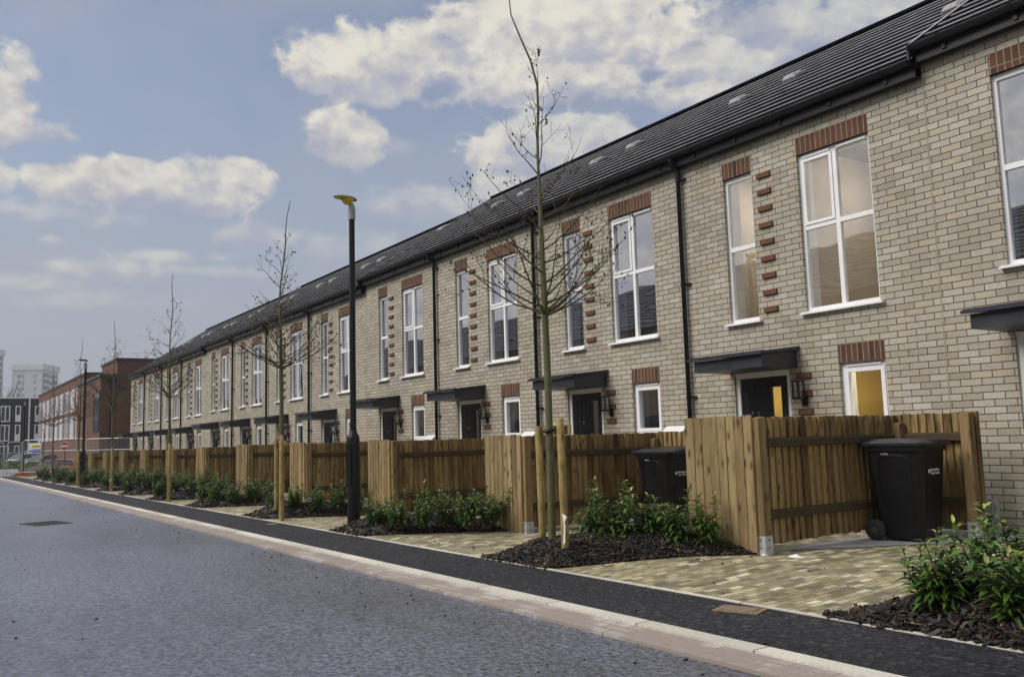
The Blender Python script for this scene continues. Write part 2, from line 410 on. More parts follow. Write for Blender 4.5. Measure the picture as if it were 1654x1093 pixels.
def tag(o, label, cat, group=None, kind=None):
    o['label'] = label; o['category'] = cat
    if group: o['group'] = group
    if kind: o['kind'] = kind
    return o
def struct(o): o['kind'] = 'structure'; return o
def stuff(o, label, cat): o['label'] = label; o['category'] = cat; o['kind'] = 'stuff'; return o
def thing(name, label, cat, loc=(0, 0, 0), rz=0, group=None):
    o = bpy.data.objects.new(name, None); COL.objects.link(o); o.empty_display_size = .2
    o.location = loc; o.rotation_euler = (0, 0, rz); return tag(o, label, cat, group)
KIDS = {}
def copy_tree(o, parent=None):
    c = o.copy(); COL.objects.link(c)
    if parent is not None: c.parent = parent
    for ch in list(o.children): copy_tree(ch, c)
    return c
def text_mesh(txt, size, mat, ext=.002, align='CENTER'):
    cu = bpy.data.curves.new('lettering', 'FONT'); cu.body = txt; cu.size = size; cu.extrude = ext
    cu.align_x = align; cu.align_y = 'CENTER'
    ob = bpy.data.objects.new('lettering', cu); COL.objects.link(ob)
    dg = bpy.context.evaluated_depsgraph_get()
    me = bpy.data.meshes.new_from_object(ob.evaluated_get(dg))
    bpy.data.objects.remove(ob); bpy.data.curves.remove(cu)
    me.materials.clear(); me.materials.append(M[mat]); return me
def text_obj(name, txt, size, mat, parent, loc, rot, ext=.002, align='CENTER'):
    o = bpy.data.objects.new(name, text_mesh(txt, size, mat, ext, align)); COL.objects.link(o)
    o.parent = parent; o.location = loc; o.rotation_euler = rot; return o

# ------------------------------------------------------------------ ground
def lerp_pts(x, pts):
    if x <= pts[0][0]: return pts[0][1]
    for (a, b), (c, d) in zip(pts, pts[1:]):
        if x <= c: return b + (d - b) * (x - a) / (c - a)
    return pts[-1][1]
def sstep(a, b, x):
    t = max(0, min(1, (x - a) / (b - a))); return t * t * (3 - 2 * t)
def gz(s, y):
    z = -1.13 + .0055 * max(-130, min(s, 12))
    return z + .055 * sstep(-7.6, -5.6, s) * sstep(4.7, 6.0, y)
def hsheet(name, mat, s0, s1, y0, y1, dz, ns, ny, kind='structure', thick=None):
    mb = MB(); vs = []; fs = []
    for i in range(ns + 1):
        for j in range(ny + 1):
            s = s0 + (s1 - s0) * i / ns; y = y0 + (y1 - y0) * j / ny
            vs.append((s, y, gz(s, y) + dz))
    for i in range(ns):
        for j in range(ny):
            a = i * (ny + 1) + j; fs.append((a, a + ny + 1, a + ny + 2, a + 1))
    mb.add(vs, fs)
    if thick:
        n = ny + 1
        for i in range(ns):
            for a, b in ((i * n, (i + 1) * n), ((i + 1) * n + ny, i * n + ny)):
                p, q = vs[a], vs[b]; mb.quad(p, (p[0], p[1], p[2] - thick), (q[0], q[1], q[2] - thick), q)
    o = mb.build(name, mat); o['kind'] = kind; return o
SR, SL = 7.0, -58.0
gb = MB(); gb.quad((-900, -600, -2.6), (300, -600, -2.6), (300, 600, -2.6), (-900, 600, -2.6)); struct(gb.build('ground', 'car_park'))
hsheet('road', 'road_asphalt', SL - 2, SR, -7.5, 3.40, -.030, 60, 6)
hsheet('channel_strip', 'channel_setts', SL - 2, SR, 3.40, 3.665, -.010, 120, 1, thick=.1)
hsheet('kerb', 'kerb_granite', SL - 2, SR, 3.665, 3.785, .004, 120, 1, thick=.12)
hsheet('footway', 'footway_asphalt', SL - 2, SR, 3.785, 4.60, .002, 120, 3)
hsheet('edging_kerb', 'kerb_granite', SL + 8.5, SR, 4.60, 4.645, .008, 120, 1, thick=.1)
hsheet('paved_drive', 'block_paving', SL, SR, 4.645, 9.4, .0, 130, 12)
hsheet('car_park_surface', 'car_park', -130, SL - 2, -40, 16, -.05, 20, 10)
hsheet('grass_verge', 'hedge_leaf', SL - 8, SL - 2.2, 5.2, 9.4, -.02, 6, 4)
# flags beside each fence
fb = MB()
for n in range(-1, 12):
    x = -5.3 - 3.686 * n
    pts = [(x - .15, 6.40), (x + .95, 8.42), (x + .95, 9.1), (x - .15, 9.1)]
    k = 10
    for i in range(k):
        def P(t, e):
            a = Vector(pts[0]).lerp(Vector(pts[1]), t); b = Vector(pts[3]).lerp(Vector(pts[2]), t)
            q = a if e == 0 else b
            return (q.x, q.y, gz(q.x, q.y) + .006)
        for j in range(4):
            def Q(t, u):
                a = Vector(P(t, 0)); b = Vector(P(t, 1)); q = a.lerp(b, u); return (q.x, q.y, gz(q.x, q.y) + .006)
            fb.quad(Q(i / k, j / 4), Q((i + 1) / k, j / 4), Q((i + 1) / k, (j + 1) / 4), Q(i / k, (j + 1) / 4))
struct(fb.build('garden_path', 'flagstone'))

# ------------------------------------------------------------------ terraced houses
# local frame: x along the facade from its left corner, y into the house, z above FL
def zl(z): return z - FL
EAVE_Y, EAVE_Z, PIT, RUN, NC = -.184, 4.06, .645, 4.1, 14
OPEN = {'narrow': (.727, 1.228, 1.455, 3.48), 'wide': (1.963, 2.989, 1.455, 3.48), 'ground': (2.379, 2.992, -.02, .78), 'door': (.735, 1.650, FL - .25, .765)}
def wall_mesh(mb):
    T = .1
    xs = sorted({0, W} | {v for o in OPEN.values() for v in o[:2]})
    zs = sorted({FL - .4, 3.9} | {v for o in OPEN.values() for v in o[2:]} - {FL - .25} | {FL - .25})
    def inside(x, z): return any(a < x < b and c < z < d for a, b, c, d in OPEN.values())
    for i in range(len(xs) - 1):
        for j in range(len(zs) - 1):
            if not inside((xs[i] + xs[i + 1]) / 2, (zs[j] + zs[j + 1]) / 2):
                a, b, c, d = xs[i], xs[i + 1], zl(zs[j]), zl(zs[j + 1])
                mb.quad((a, 0, c), (b, 0, c), (b, 0, d), (a, 0, d))
    for a, b, c, d in OPEN.values():       # reveals
        c, d = zl(c), zl(d)
        mb.quad((a, 0, c), (a, 0, d), (a, T, d), (a, T, c)); mb.quad((b, 0, d), (b, 0, c), (b, T, c), (b, T, d))
        mb.quad((a, 0, d), (b, 0, d), (b, T, d), (a, T, d)); mb.quad((b, 0, c), (a, 0, c), (a, T, c), (b, T, c))
    # sides, back, gables
    D = 8.1; z0, z1 = zl(FL - .4), zl(3.9); rz = zl(EAVE_Z + PIT * (RUN + .1) - .12)
    for x, fl in ((0, 1), (W, 0)):
        vs = [(x, 0, z0), (x, D, z0), (x, D, z1), (x, 4.0, rz), (x, 0, z1)]
        mb.add(vs, [tuple(range(5)) if fl == 0 else tuple(range(5))[::-1]])
    mb.quad((W, D, z0), (0, D, z0), (0, D, z1), (W, D, z1))
def roof_mesh(mb, x0=-.01, x1=W + .01):
    g = RUN / NC; nose = .0145
    for k in range(NC):
        y0 = EAVE_Y + g * k; y1 = y0 + g; za = zl(EAVE_Z + PIT * g * k) + nose; zb = zl(EAVE_Z + PIT * g * (k + 1))
        mb.quad((x0, y0, za), (x1, y0, za), (x1, y1 + .004, zb), (x0, y1 + .004, zb))
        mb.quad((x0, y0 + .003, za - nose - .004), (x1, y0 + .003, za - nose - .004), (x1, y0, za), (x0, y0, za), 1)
        for x in (x0, x1): mb.add([(x, y0, za - nose - .03), (x, y0, za), (x, y1, zb), (x, y1, zb - .05)], [(0, 1, 2, 3)])
    yr, zr = EAVE_Y + RUN, zl(EAVE_Z + PIT * RUN)
    mb.prism([(yr - .11, zr - .03), (yr - .07, zr + .035), (yr, zr + .06), (yr + .07, zr + .035), (yr + .11, zr - .03)], 'x', x0, x1)
    mb.quad((x1, yr, zr), (x0, yr, zr), (x0, yr + RUN, zr - PIT * RUN), (x1, yr + RUN, zr - PIT * RUN))
def window_frame(mb, a, b, c, d, kind):
    c, d = zl(c), zl(d); y0, y1 = .050, .103
    fw = .052
    a -= .012; b += .012
    mb.box(a, a + fw, y0, y1, c, d); mb.box(b - fw, b, y0, y1, c, d)
    mb.box(a + fw, b - fw, y0, y1, c, c + fw); mb.box(a + fw, b - fw, y0, y1, d - fw - .012, d)
    L, Rr, lo, hi = a + fw, b - fw, c + fw, d - fw - .012
    def sash(x0, x1, z0, z1, w=.038, dy=.012):
        yy0, yy1 = y0 - dy, y1 - .012
        mb.box(x0, x0 + w, yy0, yy1, z0, z1); mb.box(x1 - w, x1, yy0, yy1, z0, z1)
        mb.box(x0 + w, x1 - w, yy0, yy1, z0, z0 + w); mb.box(x0 + w, x1 - w, yy0, yy1, z1 - w, z1)
    if kind == 'wide':
        mx = (L + Rr) / 2; tz = lo + .535 * (hi - lo); h = .028
        mb.box(mx - h, mx + h, y0 + .001, y1 - .001, lo, hi)
        mb.box(L, mx - h, y0 + .001, y1 - .001, tz - h, tz + h); mb.box(mx + h, Rr, y0 + .001, y1 - .001, tz - h, tz + h)
        sash(L + .003, mx - h - .003, tz + h + .003, hi - .003)
        mb.box(L + .02, mx - .05, y0 - .02, y0 - .001, hi + .012, hi + .036); mb.box(mx + .05, Rr - .02, y0 - .02, y0 - .001, hi + .012, hi + .036)
    elif kind == 'narrow':
        tz = lo + .51 * (hi - lo); h = .03
        mb.box(L, Rr, y0 + .001, y1 - .001, tz - h, tz + h)
    else:
        sash(L + .003, Rr - .003, lo + .003, hi - .003, .05)
        mb.box(L + .04, Rr - .04, y0 - .02, y0 - .001, hi + .014, hi + .036)
def window_dark(mb, a, b, c, d):
    c, d = zl(c), zl(d)
def make_house():
    t = thing('terraced_house', '', 'house')
    mb = MB(); wall_mesh(mb); mb.build('wall', 'buff_brick', t)
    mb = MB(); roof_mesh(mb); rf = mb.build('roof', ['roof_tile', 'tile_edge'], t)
    for xv in (.53, 3.12):
        v = MB(); yy = EAVE_Y + 2.2; zz = zl(EAVE_Z + PIT * 2.2)
        prof = [(0, .0), (.0, .045), (.06, .085), (.22, .075), (.34, .02), (.34, -.02)]
        n = Vector((0, -PIT, 1)).normalized(); u = Vector((0, 1, PIT)).normalized()
        vs = []
        for sx, k in ((-.125, .55), (-.09, 1), (.09, 1), (.125, .55)):
            for q, h in prof: vs.append(Vector((xv + sx, yy, zz)) + u * (q - .17) + n * (h * k + .015))
        m_ = len(prof)
        fs = [(i * m_ + j, i * m_ + j + 1, (i + 1) * m_ + j + 1, (i + 1) * m_ + j) for i in range(3) for j in range(m_ - 1)]
        fs += [tuple(range(m_))[::-1], tuple(range(3 * m_, 4 * m_))]
        v.add(vs, fs); v.build('roof_vent', 'vent_grey', rf)
    # fascia, gutter
    mb = MB(); mb.box(0, W, -.135, -.11, zl(3.865), zl(4.03)); mb.box(0, W, -.11, .0, zl(3.868), zl(3.883)); mb.build('fascia', 'black_plastic', t)
    mb = MB()
    n = 8; rr = .062; cy, cz = -.135 - rr - .004, zl(4.035)
    prof = [(cy + rr * math.cos(math.pi + math.pi * k / n), cz + rr * math.sin(math.pi + math.pi * k / n)) for k in range(n + 1)]
    for k in range(n):
        p, q = prof[k], prof[k + 1]
        mb.add([(0, *p), (W, *p), (W, *q), (0, *q)], [(0, 1, 2, 3)], 0, True)
        p2 = [(cy + .92 * (p[0] - cy), cz + .92 * (p[1] - cz)), (cy + .92 * (q[0] - cy), cz + .92 * (q[1] - cz))]
        mb.add([(0, *p2[1]), (W, *p2[1]), (W, *p2[0]), (0, *p2[0])], [(0, 1, 2, 3)], 0, True)
    for x in (.02, W - .02):
        mb.prism(prof, 'x', x - .012, x + .012)
    for i in range(5):
        x = .35 + i * .75
        mb.prism([(cy + 1.09 * (a - cy), cz + 1.09 * (b - cz)) for a, b in prof], 'x', x - .018, x + .018)
        mb.box(x - .02, x + .02, -.155, -.136, zl(3.90), zl(4.03))
    mb.build('gutter', 'black_plastic', t)
    # lintels
    for k in ('narrow', 'wide', 'ground'):
        a, b, c, d = OPEN[k]; mb = MB(); mb.box(a, b + .001, -.004, .058, zl(d) + .0, zl(d) + .222); mb.build('lintel', 'red_soldier', t)
    # projecting accent bricks
    for cx, z0, k in ((1.438, 3.3675, 9), (1.870, .6675, 3)):
        for i in range(k):
            mb = MB(); z = zl(z0 - .225 * i); mb.box(cx - .1075, cx + .1075, -.032, .02, z - .0325, z + .0325); mb.build('accent_brick', 'accent', t)
    # windows
    for k in ('narrow', 'wide', 'ground'):
        a, b, c, d = OPEN[k]; mb = MB(); window_frame(mb, a, b, c, d, k)
        wf = mb.build('window', 'white_upvc', t)
        p = MB(); p.quad((a, .080, zl(c)), (b, .080, zl(c)), (b, .080, zl(d)), (a, .080, zl(d))); p.build('pane', 'pane', wf)
        if k != 'ground' or True:
            s = MB(); z = zl(c)
            s.prism([(-.065, z - .034), (-.065, z - .012), (.049, z + .020), (.049, z - .006), (-.03, z - .034)], 'x', a - .0 + .002, b - .002)
            s.prism([(-.065, z - .034), (-.065, z - .012), (-.002, z + .005), (-.002, z - .034)], 'x', a - .055, a + .001)
            s.prism([(-.065, z - .034), (-.065, z - .012), (-.002, z + .005), (-.002, z - .034)], 'x', b - .001, b + .055)
            s.build('sill', 'white_upvc', wf)
    # door
    a, b, c, d = OPEN['door']; mb = MB()
    mb.box(a - .012, a + .07, .03, .10, zl(c), zl(d)); mb.box(b - .07, b + .012, .03, .10, zl(c), zl(d)); mb.box(a + .07, b - .07, .03, .10, zl(d) - .07, zl(d))
    mb.build('door_frame', 'white_upvc', t)
    mb = MB(); x0, x1, zt = a + .071, b - .071, zl(d) - .071; gl = (1.300, 1.462, zl(-.75), zl(.56))
    mb.box(x0, gl[0], .05, .095, zl(c), zt); mb.box(gl[1], x1, .05, .095, zl(c), zt)
    mb.box(gl[0], gl[1], .05, .095, zl(c), gl[2]); mb.box(gl[0], gl[1], .05, .095, gl[3], zt)
    for i in range(4): mb.box(x0 + .05 + i * .105, x0 + .13 + i * .105, .046, .0505, zl(-.9), zl(.60))
    dr = mb.build('door', 'door_black', t)
    p = MB(); p.quad((gl[0], .07, gl[2]), (gl[1], .07, gl[2]), (gl[1], .07, gl[3]), (gl[0], .07, gl[3])); p.build('glazing', 'pane', dr)
    h = MB(); h.box(x0 + .035, x0 + .07, .028, .049, zl(-.22), zl(.0)); h.box(x0 + .035, x0 + .155, .012, .027, zl(-.075), zl(-.055)); h.build('handle', 'steel', dr)
    # canopy
    mb = MB(); x0, x1 = .60, 1.830
    mb.prism([(-.745, zl(.925)), (-.745, zl(.958)), (-.002, zl(1.045)), (-.002, zl(1.0))], 'x', x0, x1)
    mb.prism([(-.68, zl(.775)), (-.68, zl(.922)), (-.005, zl(.995)), (-.005, zl(.775))], 'x', x0 + .06, x1 - .05)
    for i in range(2): mb.box(x0 - .004, x1 + .004, -.70 + .001, -.68, zl(.966) + .0, zl(.975))
    mb.build('canopy', 'canopy_grey', t)
    # lantern
    l = MB(); cx = 1.862; cy = -.125; z0, z1 = zl(.39), zl(.585); w = .046
    for sx in (-1, 1):
        for sy in (-1, 1): l.box(cx + sx * w - .007, cx + sx * w + .007, cy + sy * w - .007, cy + sy * w + .007, z0, z1)
    l.box(cx - w - .012, cx + w + .012, cy - w - .012, cy + w + .012, z1, z1 + .016); l.box(cx - w - .012, cx + w + .012, cy - w - .012, cy + w + .012, z0 - .02, z0)
    l.lathe([(.022, z0), (.022, z0 + .06), (.006, z0 + .07)], (cx, cy, 0), 8)
    l.box(cx - .015, cx + .015, cy + w + .012, -.02, z0 - .018, z0 + .006); l.box(cx - .04, cx + .04, -.02, -.001, z0 - .10, z0 + .07)
    ln = l.build('wall_lantern', 'black_plastic', t)
    g = MB(); g.box(cx - w, cx + w, cy - w, cy + w, z0 + .001, z1 - .001); g.build('glass', 'lantern_glass', ln)
    # white meter cupboard
    m = MB(); m.prism([(-.11, zl(-.75)), (-.11, zl(.02)), (-.001, zl(.10)), (-.001, zl(-.75))], 'x', 3.10, 3.52); m.build('meter_box', 'white_upvc', t)
    # room shell seen through the panes
    r = MB()
    for fl, (z0, z1) in enumerate(((FL + .02, 1.15), (1.30, 3.80))):
        z0, z1 = zl(z0), zl(z1); x0, x1, y0, y1 = .06, W - .06, .34, 4.2
        vs = [(x0, y0, z0), (x1, y0, z0), (x1, y1, z0), (x0, y1, z0), (x0, y0, z1), (x1, y0, z1), (x1, y1, z1), (x0, y1, z1)]
        r.add(vs, [(0, 1, 2, 3), (7, 6, 5, 4), (2, 6, 7, 3), (0, 3, 7, 4), (1, 5, 6, 2)], fl)
        r.box(x0 + 1.50, x0 + 1.58, y0, y1, z0, z1, fl)
    for a, b, c, d in (OPEN['narrow'], OPEN['wide'], OPEN['ground']):    # plastered inner reveals and window boards
        c, d = zl(c), zl(d)
        r.quad((a - .02, .105, c), (a - .02, .35, c), (a - .02, .35, d), (a - .02, .105, d), 2); r.quad((b + .02, .35, c), (b + .02, .105, c), (b + .02, .105, d), (b + .02, .35, d), 2)
        r.quad((a - .02, .105, c - .001), (b + .02, .105, c - .001), (b + .02, .35, c - .001), (a - .02, .35, c - .001), 2); r.quad((a - .02, .35, d), (b + .02, .35, d), (b + .02, .105, d), (a - .02, .105, d), 2)
    r.build('room', ['room', 'room', 'plaster'], t)
    return t
def add_downpipe(t, dx=0):
    p = MB(); x = -.066 + dx; r = .034
    pts = [(x, -.20, zl(3.985)), (x, -.20, zl(3.92)), (x, -.19, zl(3.895)), (x, -.075, zl(3.84)), (x, -.062, zl(3.81)), (x, -.062, zl(FL - .1))]
    p.tube(pts, [r + .004, r + .004, r + .004, r + .004, r, r], 10)
    p.tube([(x, -.062, zl(3.80)), (x, -.062, zl(3.72))], r + .008, 10)
    for z in (3.70, 2.15, .52, -.9):
        p.tube([(x, -.062, zl(z)), (x, -.062, zl(z - .035))], r + .007, 10); p.box(x + .02, x + .105, -.05, -.001, zl(z - .028), zl(z - .006))
    return p.build('downpipe', 'black_plastic', t)

steps = {-1: .15, 0: 0, 1: 0, 2: 0, 3: 0}
for n in range(4, 8): steps[n] = -.15
for n in range(8, 12): steps[n] = -.225
proto = make_house()
HL = {-1: 'nearest terraced house cut off by the right edge, its roof stepped up highest',
      0: 'buff brick terraced house with lit yellow rooms and 7 on its black door',
      1: 'buff brick terraced house with 9 on its black door behind the tallest bare tree',
      2: 'buff brick terraced house with 11 on its black door and white curtains downstairs',
      3: 'terraced house with 13 on its door, just right of the near lamp post',
      4: 'terraced house directly behind the near black lamp post, first below the roof step',
      5: 'terraced house behind the second staked tree from the near end',
      6: 'terraced house just left of the second staked tree',
      7: 'terraced house just right of the far roof step',
      8: 'terraced house just left of the far roof step',
      9: 'terraced house third from the far end of the row',
      10: 'last but one terraced house at the far end of the row',
      11: 'end of terrace house at the far end, next to the red brick school'}
houses = {}
def kid(o, name): return [c for c in o.children if c.name.split('.')[0] == name]
for n in range(-1, 12):
    h = proto if n == 0 else copy_tree(proto)
    h.location = (-8.792 - W * n, YW, FL + steps[n]); h['label'] = HL[n]; h['group'] = 'houses of the buff brick terrace'; houses[n] = h
pipe_mesh = None
for n in (0, 1, 2, 4, 5, 6, 8, 9, 10):
    o = add_downpipe(houses[n]) if pipe_mesh is None else None
    if o is None:
        o = bpy.data.objects.new('downpipe', pipe_mesh); COL.objects.link(o); o.parent = houses[n]
    pipe_mesh = o.data
for n in (-1, 3, 7):
    mb = MB(); mb.box(.0, .012, -.003, .02, 0, zl(3.86)); mb.build('movement_joint', 'joint', houses[n], loc=(0, 0, 0))
    # end stop of the raised eaves and lead edge of the raised roof
    mb = MB(); mb.box(-.03, -.003, -.22, -.0, zl(3.85), zl(4.05)); mb.build('box_end', 'black_plastic', houses[n])
    mb = MB(); yr, zr = EAVE_Y + RUN, zl(EAVE_Z + PIT * RUN)
    mb.add([(-.03, EAVE_Y, zl(EAVE_Z) + .03), (.02, EAVE_Y, zl(EAVE_Z) + .03), (.02, yr, zr + .03), (-.03, yr, zr + .03),
            (-.03, EAVE_Y, zl(EAVE_Z) - .13), (-.03, yr, zr - .13)], [(0, 1, 2, 3), (0, 3, 5, 4)]); mb.build('verge_trim', 'lead', houses[n])
for n in range(-1, 12):
    dr = kid(houses[n], 'door')[0]
    text_obj('door_number', str(7 + 2 * n), .085, 'steel', dr, (1.085, .045, zl(.21)), (R(90), 0, 0))
    sp = MB(); sp.lathe([(.012, 0), (.012, .008)], (0, 0, 0), 10, axis='y'); sp.build('spyhole', 'steel', dr, loc=(.985, .036, zl(.235)))
# number seven has its lights on
h = houses[0]
rm = kid(h, 'room')[0]; rm.data = rm.data.copy(); rm.data.materials[0] = M['room_warm']; rm.data.materials[1] = M['room_beige']
for wi in kid(h, 'window') + kid(h, 'door'):
    for p in wi.children:
        if p.name.split('.')[0] in ('pane', 'glazing'): p.data = p.data.copy(); p.data.materials[0] = M['pane_lit']
for x, y, z in ((2.8, .75, 1.13), (.95, 1.4, 1.13), (2.6, 1.4, 3.78), (.9, 1.4, 3.78)):
    mb = MB(); mb.lathe([(.085, 0), (.09, .012), (.06, .018)], (0, 0, 0), 14); mb.build('ceiling_light', 'ceiling_lamp', h, loc=(x, y, zl(z) - .02))
# curtains downstairs at number eleven
mb = MB()
for sx in (0, 1):
    pts = []
    a, b, c, d = OPEN['ground']
    x0, x1 = (a + .03, a + .16) if sx == 0 else (b - .16, b - .03)
    cols = 8
    for i in range(cols + 1):
        for j in range(7):
            t = j / 6; z = zl(.76) + (zl(-.1) - zl(.76)) * t
            wv = 1.0 + .9 * math.cos(math.pi * t) ** 2 * (1 if t < .5 else .2)
            xx = x0 + (x1 - x0) * i / cols * wv if sx == 0 else x1 - (x1 - x0) * (1 - i / cols) * wv
            pts.append((xx, .2 + .02 * math.sin(i * 2.2), z))
    mb.add(pts, [(i * 7 + j, i * 7 + j + 1, (i + 1) * 7 + j + 1, (i + 1) * 7 + j) for i in range(cols) for j in range(6)], 0, True)
mb.build('curtain', 'curtain', houses[2])
# bell / sensor on the nearest wall, grey post
mb = MB(); mb.box(.785, .82, -.04, -.001, zl(-.155) - .15, zl(-.085) - .15); mb.build('outdoor_sensor', 'black_plastic', houses[-1])
g = MB(); g.prism([(-.05, 0), (.05, 0), (.05, .30), (.035, .34), (0, .355), (-.035, .34), (-.05, .30)], 'y', -.04, .04)
tag(g.build('utility_post', 'galv', loc=(-4.62, 8.92, gz(-4.6, 8.9)), rz=R(10)), 'short grey round-topped post against the wall behind the right-hand fence end', 'post')

# ------------------------------------------------------------------ fences
def boards(mb, p0, p1, z0, z1, face, rnd, w=.104, dp=.022, jz=.006):
    p0 = Vector((p0[0], p0[1], 0)); p1 = Vector((p1[0], p1[1], 0)); d = p1 - p0; L = d.length; d.normalize()
    nrm = Vector((d.y, -d.x, 0)) * face
    n = max(1, round(L / (w - .012))); st = L / n
    for i in range(n):
        a = p0 + d * (i * st - .004); b = p0 + d * ((i + 1) * st + .012)
        zz = z1 + rnd.uniform(-jz, jz); zb = z0 + rnd.uniform(-.012, .012)
        # feather edge: thin on one side, lapping over the next
        o0, o1 = nrm * .002, nrm * (dp + rnd.uniform(0, .006))
        sh = Vector((rnd.uniform(-.004, .004), rnd.uniform(-.004, .004), 0))
        vs = []
        for z, s in ((zb, Vector()), (zz, sh)):
            vs += [a + s + Vector((0, 0, z)), a + s + o0 + nrm * .006 + Vector((0, 0, z)), b + s + o1 + nrm * .008 + Vector((0, 0, z)), b + s - nrm * .003 + Vector((0, 0, z))]
        mb.add(vs, [(0, 1, 2, 3), (7, 6, 5, 4), (0, 4, 5, 1), (1, 5, 6, 2), (2, 6, 7, 3), (3, 7, 4, 0)])
def make_fence(seed, pos, label, H=1.2):
    rnd = random.Random(seed)
    t = thing('timber_fence', label, 'fence', pos, group='timber fences dividing the front gardens')
    L = 2.2
    b = MB(); boards(b, (-.062, L + .06), (-.062, .02), .045, H - .012, -1, rnd); b.build('board_panel', 'fence_board', t)
    b = MB(); boards(b, (-.84, -.055), (-.02, -.055), .0, H + .006, 1, rnd, w=.112, dp=.006); b.build('front_panel', 'fence_board_front', t)
    b = MB(); boards(b, (-.085, L + .088), (.80, L + .088), .05, H - .008, 1, rnd); b.build('return_panel', 'fence_board', t)
    for (x, y, sh) in ((0.012, .0, 1), (0, L, 0), (.74, L - .01, 1)):
        p = MB(); zt = H - .02 if sh else H - .1
        p.add([(x - .0475, y - .0475, .105), (x + .0475, y - .0475, .105), (x + .0475, y + .0475, .105), (x - .0475, y + .0475, .105),
               (x - .0475, y - .0475, zt), (x + .0475, y - .0475, zt - .004), (x + .0475, y + .0475, zt + .012), (x - .0475, y + .0475, zt + .01)],
              [(0, 3, 2, 1), (4, 5, 6, 7), (0, 1, 5, 4), (1, 2, 6, 5), (2, 3, 7, 6), (3, 0, 4, 7)])
        po = p.build('post', 'fence_post', t)
        if sh:
            s = MB(); s.box(x - .052, x + .052, y - .052, y + .052, -.03, .135)
            for zz in (.03, .10): s.lathe([(.008, 0), (.008, .006)], (x + .0, y - .057, zz), 8, 1, axis='y'); s.lathe([(.008, 0), (.008, .006)], (x + .052, y, zz), 8, 1, axis='x')
            s.build('post_shoe', ['galv', 'iron'], po)
    for z in (.30, .95):
        r = MB(); r.prism([(-.012, z - .04), (.028, z - .032), (.028, z + .03), (-.012, z + .05)], 'y', .049, L - .049)
        r.v = [(x - .03, y, zz) for x, y, zz in r.v]; r.build('rail', 'fence_rail', t)
        r = MB(); r.prism([(L + .0, z - .032), (L + .058, z - .04), (L + .058, z + .05), (L + .0, z + .03)], 'x', .049, .69); r.build('rail', 'fence_rail', t)
        r = MB(); r.prism([(-.052, z - .032), (-.012, z - .04), (-.012, z + .05), (-.052, z + .03)], 'x', -.82, -.037); r.build('rail', 'fence_rail', t)
    return t
FZ = [-1.068, -1.175, -1.188, -1.19, -1.19, -1.225, -1.25, -1.26, -1.275, -1.325, -1.35, -1.42]
FX = [-5.30, -8.98, -12.66, -16.39, -20.03, -23.68, -27.2, -31.0, -34.75, -38.35, -42.05, -49.9]
FX[11] = -46.4
FLAB = ['timber fence wrapping the nearest black wheelie bin in front of the door numbered 7',
        'timber fence behind the tall staked tree, half hiding the second wheelie bin', 'timber fence in front of door 11, between near lamp and tall tree',
        'timber fence directly behind the near black lamp post', 'timber fence just left of the second staked tree',
        'timber fence with a dark post, left of the second staked tree', 'timber fence just right of the third staked tree',
        'timber fence just left of the third staked tree', 'fourth timber fence from the far end', 'third timber fence from the far end of the row', 'last but one timber fence at the far end', 'last timber fence at the far end with a dark bin inside']
for n in range(12):
    make_fence(100 + n, (FX[n], 6.27, FZ[n]), FLAB[n])

